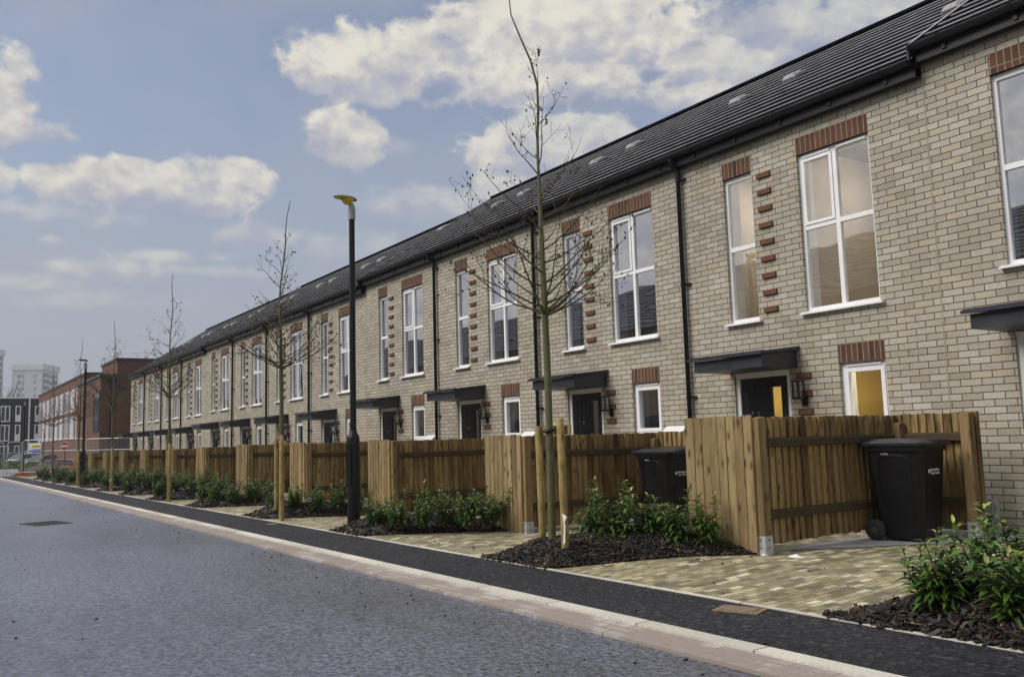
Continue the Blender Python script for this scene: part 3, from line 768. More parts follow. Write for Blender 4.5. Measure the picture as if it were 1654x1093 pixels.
# ------------------------------------------------------------------ wheelie bins
def make_bin(pos, rz, label):
    t = thing('wheelie_bin', label, 'bin', pos, rz, 'black wheelie bins'); t.scale = (.94, .94, .95)
    Wd = .53; D0, D1 = .46, .62   # depth at foot / rim, along local x (front = +x)
    b = MB()
    def ring(z, k, x0, x1, w, c=.05):
        return [(x0 + c, -w, z), (x1 - c, -w, z), (x1, -w + c, z), (x1, w - c, z), (x1 - c, w, z), (x0 + c, w, z), (x0, w - c, z), (x0, -w + c, z)]
    rs = [ring(.02, 0, -.20, .22, .215), ring(.06, 0, -.21, .235, .225), ring(.5, 0, -.26, .27, .25), ring(.90, 0, -.30, .305, .268), ring(.905, 0, -.325, .325, .285), ring(.955, 0, -.33, .33, .287), ring(.956, 0, -.30, .30, .265)]
    vs = [p for r in rs for p in r]; n = 8
    fs = [(i * n + k, i * n + (k + 1) % n, (i + 1) * n + (k + 1) % n, (i + 1) * n + k) for i in range(len(rs) - 1) for k in range(n)]
    b.add(vs, fs + [tuple(range(n))[::-1], tuple(range(n * (len(rs) - 1), n * len(rs)))])
    # raised outlines of the moulded recesses on front and side
    def arch(fn, w, h0, h1):
        pts = [(-w, h0)] + [(-w, h1 - w * .5)] + [(-w + w * .5 * (1 - math.cos(q)), h1 - w * .5 + w * .5 * math.sin(q)) for q in (math.pi / 4, math.pi / 2)]
        pts += [(-p[0], p[1]) for p in pts[::-1]]
        b.tube([fn(u, v) for u, v in pts], .007, 6)
    arch(lambda u, v: (.222 + (v - .02) * .0945 + .004, u, v), .15, .07, .55)
    arch(lambda u, v: (u, -(.219 + (v - .02) * .0565 + .004), v), .17, .07, .86)
    b.build('body', 'bin_black', t)
    l = MB()
    rs = [ring(.957, 0, -.36, .375, .30, .06), ring(.985, 0, -.365, .38, .302, .06), ring(1.0, 0, -.33, .33, .27, .06), ring(1.03, 0, -.25, .20, .20, .06)]
    vs = [p for r in rs for p in r]
    l.add(vs, [(i * n + k, i * n + (k + 1) % n, (i + 1) * n + (k + 1) % n, (i + 1) * n + k) for i in range(3) for k in range(n)] + [tuple(range(n))[::-1], tuple(range(24, 32))])
    for s in (-1, 1): l.box(-.42, -.30, s * .19 - .03, s * .19 + .03, .96, 1.035)
    l.tube([(-.41, -.22, 1.0), (-.41, .22, 1.0)], .018, 8); l.box(.25, .40, -.13, .13, .985, 1.012)
    l.build('lid', 'bin_lid', t)
    for s in (-1, 1):
        w = MB(); w.lathe([(.03, -.03), (.095, -.03), (.105, -.02), (.105, .02), (.095, .03), (.03, .03)], (0, 0, 0), 22, 0, axis='y'); w.lathe([(.035, -.034), (.035, .034)], (0, 0, 0), 12, 1, axis='y')
        w.build('wheel', ['tyre', 'iron'], t, loc=(-.24, s * .27, .106))
    a = MB(); a.tube([(-.24, -.25, .106), (-.24, .25, .106)], .012, 8); a.build('axle', 'iron', t)
    # council mark: heart and two lines of lettering on the front
    e = MB(); pts = []
    for i in range(24):
        q = 2 * math.pi * i / 24; pts.append((.0016 * 16 * math.sin(q) ** 3, .0016 * (13 * math.cos(q) - 5 * math.cos(2 * q) - 2 * math.cos(3 * q) - math.cos(4 * q))))
    e.prism(pts, 'x', 0, .002)
    tl = math.atan(.0945)
    e.build('emblem', 'white_text', t, loc=(.222 + .68 * .0945 + .004, -.11, .70)).rotation_euler = (0, tl, 0)
    for i, tx in enumerate(('Birmingham', 'City Council')):
        z = .712 - i * .034
        text_obj('lettering', tx, .037, 'white_text', t, (.222 + (z - .02) * .0945 + .004, -.07, z), (R(90), tl * 0, R(90)), align='LEFT')
    text_obj('lettering', '11 77 76', .022, 'white_text', t, (-.09, -(.219 + .83 * .0565 + .006), .875), (R(90), 0, 0))
    return t
make_bin((-4.98, 8.05, gz(-4.8, 8.0) + .006), R(6), 'nearest black wheelie bin, standing in the fence corner in full view')
make_bin((-8.30, 8.0, gz(-8.5, 8.0) + .006), R(5), 'black wheelie bin half hidden by the boarded fence end and shrubs')
make_bin((-45.7, 7.9, gz(-45, 8.0) + .006), R(0), 'far black wheelie bin inside the last fence at the end of the row')

# ------------------------------------------------------------------ planting beds, shrubs
rnd = random.Random(5)
TIP = {-1: -3.42, 0: -7.35, 1: -11.3, 2: -15.15, 3: -19.1}
for n in range(4, 12): TIP[n] = TIP[3] - 3.72 * (n - 3)
def bedpt(n, u, v):          # u across (0 left .. 1 right), v from the footway (0) to the fence (1)
    y = 4.63 + (1.60 if n >= 0 else 1.75) * v
    wl = TIP[n] + (.50 * v + .35 * v * v); wr = TIP[n] + (.98 if n >= 0 else 1.5) + .42 * v + .55 * v ** 2
    return wl + (wr - wl) * u, y
def mound(u, v): return .19 * (max(0, math.sin(math.pi * min(1, max(0, u))))) ** .6 * (max(0, min(1, v / .22)) ** .8) * (max(0, min(1, (1.04 - v) / .25))) ** .6
def lay(n, u, v):
    x, y = bedpt(n, u, v); return Vector((x, y, gz(x, y) + mound(u, v)))
BEDLAB = {-1: 'dark bark mulch bed in the bottom right corner', 0: 'dark bark mulch around the tall staked tree', 1: 'dark bark mulch around the near lamp post', 2: 'dark bark mulch around the second staked tree', 3: 'dark bark mulch left of the second staked tree', 4: 'dark bark mulch around the third staked tree'}
for n in range(-1, 12):
    mb = MB(); N = 16; vs = []
    for i in range(N + 1):
        for j in range(N + 1):
            p = lay(n, i / N, j / N); e = min(i, N - i, j, N - j)
            if e > 0: p += Vector((rnd.uniform(-.02, .02), rnd.uniform(-.02, .02), rnd.uniform(-.02, .025)))
            else: p.z += .004
            vs.append(p)
    mb.add(vs, [(i * (N + 1) + j, (i + 1) * (N + 1) + j, (i + 1) * (N + 1) + j + 1, i * (N + 1) + j + 1) for i in range(N) for j in range(N)])
    cnt = 8000 if n <= 0 else 1500 if n < 4 else 500
    for k in range(cnt):
        u, v = rnd.uniform(-.06, 1.04), rnd.uniform(-.01, 1.02)
        p = lay(n, u, v) + Vector((0, 0, .008 + rnd.uniform(0, .012)))
        if p.y < 4.615: p.y = 4.615
        l, w, th = rnd.uniform(.012, .045), rnd.uniform(.005, .015), rnd.uniform(.002, .005)
        if n > 3: l *= 1.6; w *= 1.6
        mt = Matrix.Translation(p) @ Euler((rnd.gauss(0, .45), rnd.gauss(0, .45), rnd.uniform(0, 6.3))).to_matrix().to_4x4()
        mb.box(-l, l, -w, w, -th, th, 0, mt)
    o = mb.build('bark_mulch', 'bark_chip'); stuff(o, BEDLAB.get(n, 'dark bark mulch bed, %s from the far end of the terrace' % ('last first second third fourth fifth sixth seventh eighth'.split()[12 - n] if n > 3 else '')), 'mulch')
# moss on the near bed
mb = MB()
for k in range(1500):
    cu, cv = rnd.choice(((.55, .62), (.85, .86), (.62, .5)))
    u, v = rnd.gauss(cu, .07), rnd.gauss(cv, .07)
    p = lay(0, u, v) + Vector((0, 0, .015)); a = rnd.uniform(0, 6.3); h = rnd.uniform(.012, .04)
    d = Vector((math.cos(a), math.sin(a), 0)) * .006; tip = Vector((rnd.gauss(0, .012), rnd.gauss(0, .012), h))
    mb.add([p - d, p + d, p + tip], [(0, 1, 2)])
stuff(mb.build('moss', 'moss'), 'bright green moss tufts growing on the near mulch bed', 'moss')

def leaf(mb, base, direction, up, L, w, mi):
    d = direction.normalized(); s = d.cross(up)
    if s.length < 1e-4: s = d.orthogonal()
    s.normalize(); nu = s.cross(d)
    mid = base + d * L * .5 + nu * L * .06; tip = base + d * L - nu * L * .22
    q1 = base + d * L * .28 + nu * L * .05
    mb.add([base, q1 + s * w * .5 + nu * w * .22, q1, q1 - s * w * .5 + nu * w * .22, mid + s * w * .48 + nu * w * .2, mid, mid - s * w * .48 + nu * w * .2, tip],
           [(0, 2, 1), (0, 3, 2), (1, 2, 5, 4), (2, 3, 6, 5), (4, 5, 7), (5, 6, 7)], mi, True)
def shrub_meshes(seed, h=.52, dens=1.0):
    r = random.Random(seed); st = MB(); lf = MB()
    ns = r.randint(8, 11)
    for i in range(ns):
        a = 2 * math.pi * i / ns + r.uniform(-.4, .4); lean = r.uniform(.08, .75); H = h * r.uniform(.42, 1.05) * (1.12 if i == 0 else 1)
        p = Vector((.03 * math.cos(a), .03 * math.sin(a), -.03)); pts = [p.copy()]; d = Vector((math.cos(a) * lean, math.sin(a) * lean, 1)).normalized()
        K = 9
        for k in range(K):
            d = (d + Vector((r.gauss(0, .07), r.gauss(0, .07), .06))).normalized(); p = p + d * H / K; pts.append(p.copy())
        st.tube(pts, [.0055 * (1 - .65 * k / K) for k in range(K + 1)], 5)
        nl = int(42 * dens)
        for q in range(nl):
            f = .14 + .86 * (q + r.random()) / nl; x = f * K; k = min(K - 1, int(x)); b = pts[k].lerp(pts[k + 1], x - k)
            ang = q * 2.4 + r.uniform(-.4, .4); el = r.uniform(-.15, .55) + (.5 if f > .9 else 0)
            dd = Vector((math.cos(ang) * math.cos(el), math.sin(ang) * math.cos(el), math.sin(el)))
            L = r.uniform(.075, .125) * (1.0 if f < .85 else .7)
            leaf(lf, b, dd, Vector((0, 0, 1)), L, L * r.uniform(.26, .36), 1 if f > .9 and r.random() < .7 else 0)
    return st.mesh('stem', 'shrub_stem'), lf.mesh('foliage', ['shrub_leaf', 'shrub_tip'])
SH = [shrub_meshes(k, .52) for k in range(5)]
def put_shrub(k, x, y, z, sc, rz, label, group):
    t = thing('leafy_shrub', label, 'shrub', (x, y, z), rz, group); t.scale = (sc, sc, sc)
    for nm, me in zip(('stem', 'foliage'), SH[k % len(SH)]):
        o = bpy.data.objects.new(nm, me); COL.objects.link(o); o.parent = t
SPOTS = {-1: [(.10, .30, .92), (.30, .26, 1.05), (.24, .50, 1.1), (.50, .42, 1.2), (.42, .72, 1.15)],
         0: [(.42, .86, 1.2), (.62, .86, 1.35), (.75, .72, 1.0), (.90, .80, 1.02), (.93, .98, .9)],
         1: [(.86, .24, .92), (.80, .40, 1.0), (.95, .48, 1.0), (.75, .62, 1.05), (.95, .72, 1.0), (.80, .90, 1.1)],
         2: [(.55, .72, 1.0), (.78, .62, 1.05), (.62, .92, 1.0), (.95, .80, 1.08), (.9, .45, .9)]}
ORD = ['first', 'second', 'third', 'fourth', 'fifth', 'sixth', 'seventh', 'eighth']
pos_word = ['nearest the footway', 'second from the footway', 'third from the footway', 'fourth from the footway', 'fifth from the footway', 'sixth from the footway']
bedname = {-1: 'in the bottom right mulch bed', 0: 'in the mulch bed of the tall staked tree', 1: 'in the mulch bed beside the near lamp', 2: 'in the mulch bed of the second staked tree', 3: 'in the bed left of the second tree'}
ABS = {0: [(-6.72, 5.45, 1.12), (-6.42, 5.55, 1.22), (-6.2, 5.78, 1.0), (-5.95, 5.85, 1.05), (-5.68, 5.98, .9)],
       1: [(-10.52, 4.95, .98), (-10.12, 5.05, .96), (-9.95, 5.32, 1.0), (-9.78, 5.55, 1.05), (-9.5, 5.72, 1.0), (-9.42, 6.0, 1.12)],
       2: [(-14.25, 5.22, .95), (-13.9, 5.46, 1.0), (-13.7, 5.75, 1.0), (-13.55, 6.05, 1.05), (-15.0, 5.1, .85)],
       3: [(-18.75, 4.92, 1.1), (-18.25, 5.0, 1.0), (-17.95, 5.28, 1.0), (-17.8, 5.62, 1.0), (-17.75, 5.95, 1.05)],
       -1: [(-2.86, 4.82, .98), (-2.74, 5.12, 1.1), (-2.45, 4.88, 1.15), (-2.72, 5.6, 1.2), (-2.40, 5.30, 1.2)]}
for n in range(-1, 12):
    for k, (x, y, sc) in enumerate(sorted(ABS.get(n, []), key=lambda q: q[1])):
        put_shrub(n * 3 + k + 3, x, y, gz(x, y) + .10, sc, rnd.uniform(0, 6.3), 'glossy shrub ' + bedname[n] + ', ' + pos_word[k], 'shrubs in the mulch beds')
    if n in ABS: continue
    sp = SPOTS.get(n) or [(rnd.uniform(.35, .7), .12 + .2 * k + rnd.uniform(-.04, .04), rnd.uniform(.92, 1.2)) for k in range(4 if n > 7 else 5)]
    for k, (u, v, sc) in enumerate(sorted(sp, key=lambda q: q[1])):
        p = lay(n, u, v)
        lab = 'glossy shrub ' + bedname.get(n, 'in the %s mulch bed from the far end' % ORD[(11 - n) % 8]) + ', ' + pos_word[k]
        put_shrub(n * 3 + k + 3, p.x, p.y, p.z, sc, rnd.uniform(0, 6.3), lab, 'shrubs in the mulch beds')

# ------------------------------------------------------------------ young street trees
def grow(mb, buds, r, p, d, L, r0, lvl, maxl, budp):
    K = 7 if lvl == 0 else 5; pts = [p.copy()]; up = .10 if lvl == 0 else .05
    for k in range(K):
        d = (d + Vector((r.gauss(0, .10), r.gauss(0, .10), up + r.gauss(0, .05)))).normalized(); p = p + d * (L / K); pts.append(p.copy())
    mb.tube(pts, [max(.0016, r0 * (1 - .8 * k / K)) for k in range(K + 1)], 6 if lvl == 0 else 4, cap=False)
    if r.random() < budp:
        for k in range(2, K + 1):
            if r.random() < .55:
                c = pts[k] + Vector((r.gauss(0, .02), r.gauss(0, .02), r.gauss(0, .02))); s = r.uniform(.007, .014)
                v = [c + Vector(q) * s for q in ((1, 0, 0), (-1, 0, 0), (0, 1, 0), (0, -1, 0), (0, 0, 1.4), (0, 0, -1.4))]
                buds.add(v, [(0, 2, 4), (2, 1, 4), (1, 3, 4), (3, 0, 4), (2, 0, 5), (1, 2, 5), (3, 1, 5), (0, 3, 5)])
    if lvl < maxl:
        nb = r.randint(2, 4) if lvl == 0 else r.randint(1, 2)
        for i in range(nb):
            f = r.uniform(.25, .92); x = f * K; k = min(K - 1, int(x)); b = pts[k].lerp(pts[k + 1], x - k)
            ax = (pts[k + 1] - pts[k]).normalized(); sd = ax.orthogonal(); sd.rotate(Matrix.Rotation(r.uniform(0, 6.3), 3, ax))
            grow(mb, buds, r, b, (ax * .8 + sd * r.uniform(.5, .9)).normalized(), L * r.uniform(.28, .55), r0 * (1 - f * .75) * .6, lvl + 1, maxl, budp)
def tree_meshes(seed, H=5.6, z0=2.35, lead=(-.30, .0), nbr=46, span=1.0):
    r = random.Random(seed); tk = MB(); br = MB(); bd = MB()
    N = 22; path = []; wob = [r.uniform(-1, 1) for _ in range(6)]
    for i in range(N + 1):
        f = i / N; k = sstep(.78, 1.0, f)
        x = .02 * math.sin(f * 9 + wob[0]) * f + lead[0] * k + .10 * math.sin(f * 24 + wob[1]) * max(0, f - .5)
        y = .02 * math.sin(f * 8 + wob[2]) * f + lead[1] * k + .04 * math.sin(f * 19 + wob[3]) * max(0, f - .55)
        path.append(Vector((x, y, -.1 + (H + .1) * f)))
    rad = [.036 * (1 - .25 * f - .48 * sstep(.42, .72, f) - .14 * sstep(.8, 1, f)) * (1.2 if f < .03 else 1) + .001 for f in [i / N for i in range(N + 1)]]
    tk.tube(path, rad, 12)
    def at(z):
        f = max(0, min(.999, (z + .1) / (H + .1))) * N; k = int(f); return path[k].lerp(path[k + 1], f - k), rad[k]
    for i in range(nbr):
        g = (i + r.random()) / nbr; z = z0 + (H * .86 - z0) * g ** 2.7
        p, rr = at(z); a = i * 2.4 + r.uniform(-.5, .5); q = (z - z0) / (H - z0)
        L = span * r.uniform(.75, 1.15) * (1.12 - 1.05 * q) * (1 if q < .6 else .8); el = r.uniform(.08, .5) + .7 * q
        grow(br, bd, r, p, Vector((math.cos(a) * math.cos(el), math.sin(a) * math.cos(el), math.sin(el))), L, min(rr * .5, .0105 * (1.1 - q)), 0, 2, .75 * (1 - q))
    k = len(br.f); br.add([Vector(v) for v in bd.v], bd.f, 1)
    return tk.mesh('trunk', 'young_bark'), br.mesh('crown', ['twig_bark', 'bud'])
TR = [tree_meshes(3, 5.62, 2.25, (-.16, -.22), 36, 1.05), tree_meshes(8, 5.2, 2.35, (.12, .05), 40, .92), tree_meshes(21, 5.3, 2.3, (-.12, .1), 36, .85)]
def put_tree(k, x, y, z, rz, label, sc=1):
    t = thing('young_tree', label, 'tree', (x, y, z), rz, 'bare young street trees'); t.scale = (sc, sc, sc)
    for nm, me in zip(('trunk', 'crown'), TR[k]):
        o = bpy.data.objects.new(nm, me); COL.objects.link(o); o.parent = t
    return t
TREES = [(-6.74, 4.99, 0, 0, 'tallest bare young tree in front of the terrace, tied between two stakes'), (-13.93, 4.87, 1, 1.0, 'second staked bare tree from the camera, left of the near lamp post'),
         (-21.4, 4.80, 2, .4, 'third staked bare tree from the camera, before the middle of the row'), (-29.2, 4.88, 1, 2.6, 'fourth bare tree, in front of the red brick school end wall'),
         (-35.9, 4.85, 2, 3.9, 'bare tree close to the far lamp post'), (-44.4, 4.95, 1, 4.4, 'farthest bare street tree, beside the wire fence')]
for x, y, k, rz, lab in TREES: put_tree(k, x, y, gz(x, y) + .08, rz, lab)
def stakes(x, y, dx0, dx1, h, label, tall):
    z = gz(x, y) + .05
    t = thing('tree_stake_frame', label, 'tree stakes', (x, y, z), 0, 'timber tree stakes')
    for (dx, dy), hh in zip((dx0, dx1), tall):
        s = MB(); lean = -.02
        s.tube([(dx, dy, -.15), (dx + lean * .5, dy, hh * .5), (dx + lean, dy, hh - .01), (dx + lean, dy, hh)], [.036, .037, .036, .030], 14); s.build('stake', 'stake_wood', t)
    a = Vector((dx0[0] - .06, dx0[1] - .035, h)); b = Vector((dx1[0] + .06, dx1[1] - .035, h)); d = (b - a); ang = math.atan2(d.y, d.x)
    m = Matrix.Translation(a) @ Matrix.Rotation(ang, 4, 'Z'); c = MB(); c.box(0, d.length, .07, .09, -.04, .04, 0, m); c.build('crossbar', 'stake_wood', t)
    s = MB(); s.tube([(.045 * math.cos(q), .045 * math.sin(q), h + .01 * math.sin(q)) for q in [2 * math.pi * i / 14 for i in range(15)]], .016, 6, cap=False); s.build('tie_strap', 'black_plastic', t)
stakes(-6.74, 4.99, (-.33, .13), (.27, -.05), 1.17, 'two round stakes with a crossbar holding the tallest tree', (1.22, 1.28))
stakes(-13.93, 4.87, (-.36, .05), (.33, -.10), 1.17, 'two stakes either side of the second tree, left of the near lamp post', (1.24, 1.30))
stakes(-21.4, 4.80, (-.33, .10), (.33, -.05), 1.17, 'two stakes holding the third tree', (1.24, 1.28))
stakes(-29.2, 4.88, (-.33, .08), (.33, -.05), 1.17, 'two stakes at the fourth tree with a white tag', (1.22, 1.26))
stakes(-35.9, 4.85, (-.33, .08), (.33, -.05), 1.17, 'two stakes at the tree beside the far lamp post', (1.24, 1.26))
for x, y, z, lab in ((-6.43, 4.885, gz(-6.4, 4.9) + .30, 'torn white paper tag on the right stake of the tallest tree'), (-28.9, 4.78, gz(-29, 4.8) + .2, 'white tag at the foot of the fourth tree')):
    g = MB(); v = [(0, 0, .16), (.05, .01, .13), (.03, .0, .08), (.055, -.01, .05), (.03, .0, -.10), (0, 0, -.12), (.008, .012, .02)]
    g.add([(a, b - .004, c) for a, b, c in v] + [(a, b + .004, c) for a, b, c in v], [(0, 1, 2, 6), (6, 2, 3, 4, 5), (13, 9, 8, 7), (12, 11, 10, 9, 13)])
    tag(g.build('paper_tag', 'paper', loc=(x, y, z)), lab, 'tag')

# ------------------------------------------------------------------ street lamps
def lamp(x, y, z, label, H=4.56, head=1):
    t = thing('street_lamp', label, 'street lamp', (x, y, z), 0, 'black street lamps')
    m = MB(); m.lathe([(.088, -.1), (.088, 1.20), (.080, 1.235), (.05, 1.29), (.0435, 1.33), (.0405, H - .27), (.0405, H - .24)], n=20); po = m.build('column', 'lamp_black', t)
    d = MB(); d.box(.02, .10, -.05, .05, .55, 1.12, 0, Matrix.Rotation(R(-75), 4, 'Z') @ Matrix.Translation((-.008, 0, 0))); d.build('access_door', 'lamp_black', po)
    m = MB(); m.lathe([(.052, H - .25), (.052, H - .12), (.044, H - .05), (.03, H - .01)], n=16); m.build('collar', 'vent_grey', t)
    hd = MB(); vs = []
    prof = [(.07, .04, .05), (.02, .075, .09), (-.07, .09, .10), (-.16, .085, .075), (-.23, .065, .05), (-.27, .03, .02)]
    for yy, w, hh in prof:
        for k in range(12):
            q = 2 * math.pi * k / 12; vs.append((w * math.cos(q), yy, H + .045 + hh * .5 * math.sin(q) * (1.0 if math.sin(q) > 0 else .5) - yy * .06))
    hd.add(vs, [(i * 12 + k, i * 12 + (k + 1) % 12, (i + 1) * 12 + (k + 1) % 12, (i + 1) * 12 + k) for i in range(5) for k in range(12)] + [tuple(range(12)), tuple(range(60, 72))], 0, True)
    h = hd.build('lamp_head', 'lamp_shell' if head else 'lamp_black', t)
    if head:
        b = MB(); b.lathe([(.015, -.07), (.05, -.055), (.08, -.02), (.088, .012)], (0, -.06, H + .03), 16); b.build('bowl', 'lamp_yellow', h)
        b = MB(); b.lathe([(.07, -.004), (.075, .006)], (0, 0, 0), 14); o = b.build('lens', 'lamp_yellow', h, loc=(0, -.19, H + .042)); o.scale = (.75, .8, 1)
    return t
lamp(-11.30, 4.98, gz(-11.3, 5) + .04, 'near tall black street lamp with a yellowish head and a thicker base')
lamp(-35.8, 5.0, gz(-35.8, 5) + .03, 'black street lamp further along the footway near the end of the terrace', head=0)
lamp(-63.0, 5.36, -1.42, 'distant black street lamp just behind the wire fence', head=0)
lamp(-58.6, 3.75, -1.42, 'grey-looking lamp post at the left edge beside the fence gate', H=3.75, head=0)
lamp(-85.3, 8.8, -2.0, 'small black lamp post in the car park in front of the red brick school', H=3.7, head=0)

# ------------------------------------------------------------------ small things on the ground
def chip(name, mat, loc, sz, seed, label, cat):
    r = random.Random(seed); m = MB(); N = 9; vs = [(sz * r.uniform(.5, 1) * math.cos(q), sz * .6 * r.uniform(.5, 1) * math.sin(q), r.uniform(.003, .012)) for q in [2 * math.pi * k / N for k in range(N)]]
    vs.append((0, 0, .03)); m.add(vs + [(a, b, 0) for a, b, c in vs[:N]], [(k, (k + 1) % N, N) for k in range(N)] + [(N + 1 + k, N + 1 + (k + 1) % N, (k + 1) % N, k) for k in range(N)])
    return tag(m.build(name, mat, loc=loc), label, cat)
for i, (x, y, s, lab) in enumerate(((-5.52, 6.12, .05, 'scrap of white litter on the paving in front of the fence post shoe, smallest of three'), (-5.27, 6.24, .07, 'scrap of white litter right beside the metal fence post shoe'), (-4.98, 6.30, .075, 'flat scrap of white litter on the paving, rightmost of three'))):
    chip('litter', 'paper', (x, y, gz(x, y) + .004), s, i, lab, 'litter')
m = MB(); m.box(-.15, .15, -.10, .10, -.03, .009); m.box(-.11, .11, -.07, .07, .009, .013)
tag(m.build('access_cover', ['cover'], loc=(-3.97, 4.43, gz(-4, 4.4)), rz=R(20)), 'small brown square cover set in the black footway', 'cover')
m = MB(); m.box(-.10, .10, -.06, .06, -.03, .008); tag(m.build('access_cover', ['cover'], loc=(-13.1, 4.45, gz(-13, 4.4)), rz=R(8)), 'tiny tan cover in the footway below the second mulch bed', 'cover')
t = thing('road_gully', 'dark iron drain grate set in the road at the left', 'drain grate', (-17.2, 1.85, gz(-17.2, 1.9) - .03), R(12))
m = MB(); m.box(-.40, .40, -.30, -.24, -.02, .010); m.box(-.40, .40, .24, .30, -.02, .010); m.box(-.40, -.34, -.24, .24, -.02, .010); m.box(.34, .40, -.24, .24, -.02, .010); m.build('frame', 'iron', t)
m = MB(); [m.box(-.33 + i * .075, -.29 + i * .075, -.235, .235, -.02, .004) for i in range(9)]; m.build('grating', 'iron', t)

r = random.Random(77); m = MB()
for k in range(420):
    x, y = -r.uniform(1.5, 30) , r.choice((r.uniform(-3, 3.35), r.uniform(2.6, 3.39), r.uniform(3.8, 4.58), r.uniform(4.7, 6.2)))
    l = r.uniform(.004, .013); dz = -.030 if y < 3.4 else .003
    mt = Matrix.Translation((x, y, gz(x, y) + dz + .003)) @ Euler((r.gauss(0, .3), r.gauss(0, .3), r.uniform(0, 6.3))).to_matrix().to_4x4(); m.box(-l, l, -l * .55, l * .55, -.003, .004, 0, mt)
stuff(m.build('grit', 'bark_chip'), 'loose specks of bark and grit scattered over road and footway', 'grit')

# ------------------------------------------------------------------ temporary wire fence, signs
def heras(a, b, z, H, label, full=True):
    a = Vector((a[0], a[1], 0)); b = Vector((b[0], b[1], 0)); d = b - a; L = d.length; ang = math.atan2(d.y, d.x)
    t = thing('mesh_fence_panel', label, 'mesh fence', (a.x, a.y, z), ang, 'temporary site fence panels')
    m = MB(); r = .024; c = .16
    m.tube([(0, 0, .0), (0, 0, H - c), (c * .3, 0, H - c * .3), (c, 0, H), (L - c, 0, H), (L - c * .3, 0, H - c * .3), (L, 0, H - c), (L, 0, 0)], r, 8)
    m.tube([(0, 0, .18), (L, 0, .18)], r * .8, 6); m.tube([(0, 0, H * .68), (L, 0, H * .68)], r * .7, 6); m.build('frame', 'galv', t)
    w = MB(); n = int(L / .09)
    for i in range(1, n): x = L * i / n; w.box(x - .0022, x + .0022, -.0022, .0022, .18, H - .01)
    for j in range(1, 8): zz = .18 + (H - .2) * j / 8; w.box(0, L, -.0022, .0022, zz - .0022, zz + .0022)
    w.build('wire_mesh', 'galv', t)
    return t
heras((-58.9, 4.98), (-55.75, 7.8), -1.40, 2.04, 'upright mesh fence panel carrying the warning sign')
heras((-55.7, 7.9), (-52.7, 10.5), -1.42, 2.02, 'mesh fence panel running in behind the far end of the terrace')
heras((-58.95, 4.2), (-58.92, 4.92), -1.42, 1.98, 'narrow angled mesh panel left of the warning sign')
heras((-59.9, 1.2), (-58.98, 4.05), -1.42, 1.95, 'mesh fence panel cut off by the left edge')
for i, (x, y, l) in enumerate(((-58.85, 4.95, 'orange rubber fence foot under the panel with the warning sign'), (-57.6, 6.15, 'orange rubber fence foot lying further right at the wire fence'))):
    m = MB(); m.prism([(-.42, 0), (-.36, .10), (-.12, .14), (.12, .14), (.36, .10), (.42, 0)], 'x', -.13, .13)
    tag(m.build('fence_foot', 'orange', loc=(x, y, -1.44)), l, 'fence foot', 'orange fence feet')
t = thing('warning_sign', 'white site sign with yellow and blue bars on the wire fence', 'sign', (-58.18, 5.57, .16), math.atan2(2.82, 3.15))
m = MB(); m.box(-.42, .42, -.055, -.04, -.30, .30); m.build('board', 'white_paint', t)
m = MB(); m.box(-.22, .40, -.06, -.0555, .03, .17); m.build('band', 'yellow_sign', t)
m = MB(); m.box(-.22, .40, -.06, -.0555, -.27, -.06); m.build('band', 'blue_sign', t)
m = MB(); m.prism([(-.39, .02), (-.25, .02), (-.32, .15)], 'y', -.06, -.0555); m.build('symbol', 'yellow_sign', t)
m = MB(); m.lathe([(.07, -.06), (.07, -.0555)], (-.32, 0, -.165), 16, axis='y'); m.build('symbol', 'blue_sign', t)
text_obj('lettering', 'DANGER', .13, 'black_plastic', t, (.09, -.062, .095), (R(90), 0, 0)); text_obj('lettering', 'KEEP OUT', .13, 'white_text', t, (.09, -.062, -.165), (R(90), 0, 0))
t = thing('no_entry_sign', 'round red no entry sign with a white bar on a dark post', 'sign', (-65.1, 7.95, -1.7), R(-33 + 90))
m = MB(); m.tube([(0, .05, 0), (0, .05, 2.1)], .035, 10); m.build('post', 'lamp_black', t)
m = MB(); m.lathe([(.30, -.012), (.30, .012)], (0, 0, 1.97), 28, axis='y'); m.build('rim', 'white_paint', t)
m = MB(); m.lathe([(.275, -.018), (.275, .0)], (0, 0, 1.97), 28, axis='y'); m.build('disc', 'red_sign', t)
m = MB(); m.box(-.21, .21, -.024, -.0185, 1.92, 2.02); m.build('bar', 'white_paint', t)

# soil heap, hedges
m = MB(); N = 18; r = random.Random(2); vs = []
for i in range(N + 1):
    for j in range(9):
        u, v = i / N, j / 8; vs.append((-65.0 + 4.4 * u + 1.6 * (v - .5), 5.6 + 2.2 * u + 2.2 * (v - .5), -1.62 + .72 * (math.sin(math.pi * u) ** .6) * math.sin(math.pi * v) ** .7 * r.uniform(.85, 1.1)))
m.add(vs, [(i * 9 + j, (i + 1) * 9 + j, (i + 1) * 9 + j + 1, i * 9 + j + 1) for i in range(N) for j in range(8)], 0, True)
struct(m.build('soil_mound', 'soil'))
def hedge(x, y, z, l, w, h, rz, seed, label):
    r = random.Random(seed); m = MB()
    for k in range(2600):
        q = r.uniform(0, 6.3); e = math.asin(r.uniform(-.2, 1)); rr = r.uniform(.75, 1.05)
        c = Vector((math.cos(q) * math.cos(e) * l * rr, math.sin(q) * math.cos(e) * w * rr, max(0, math.sin(e)) * h * rr)); s = .06 + .06 * r.random()
        a = Vector((r.gauss(0, 1), r.gauss(0, 1), r.gauss(0, 1))).normalized(); b = a.orthogonal().normalized(); m.add([c - a * s, c + b * s * .6, c + a * s, c - b * s * .6], [(0, 1, 2, 3)])
    return tag(m.build('hedge', 'shrub_leaf', loc=(x, y, z), rz=rz), label, 'hedge', 'hedges by the car park')
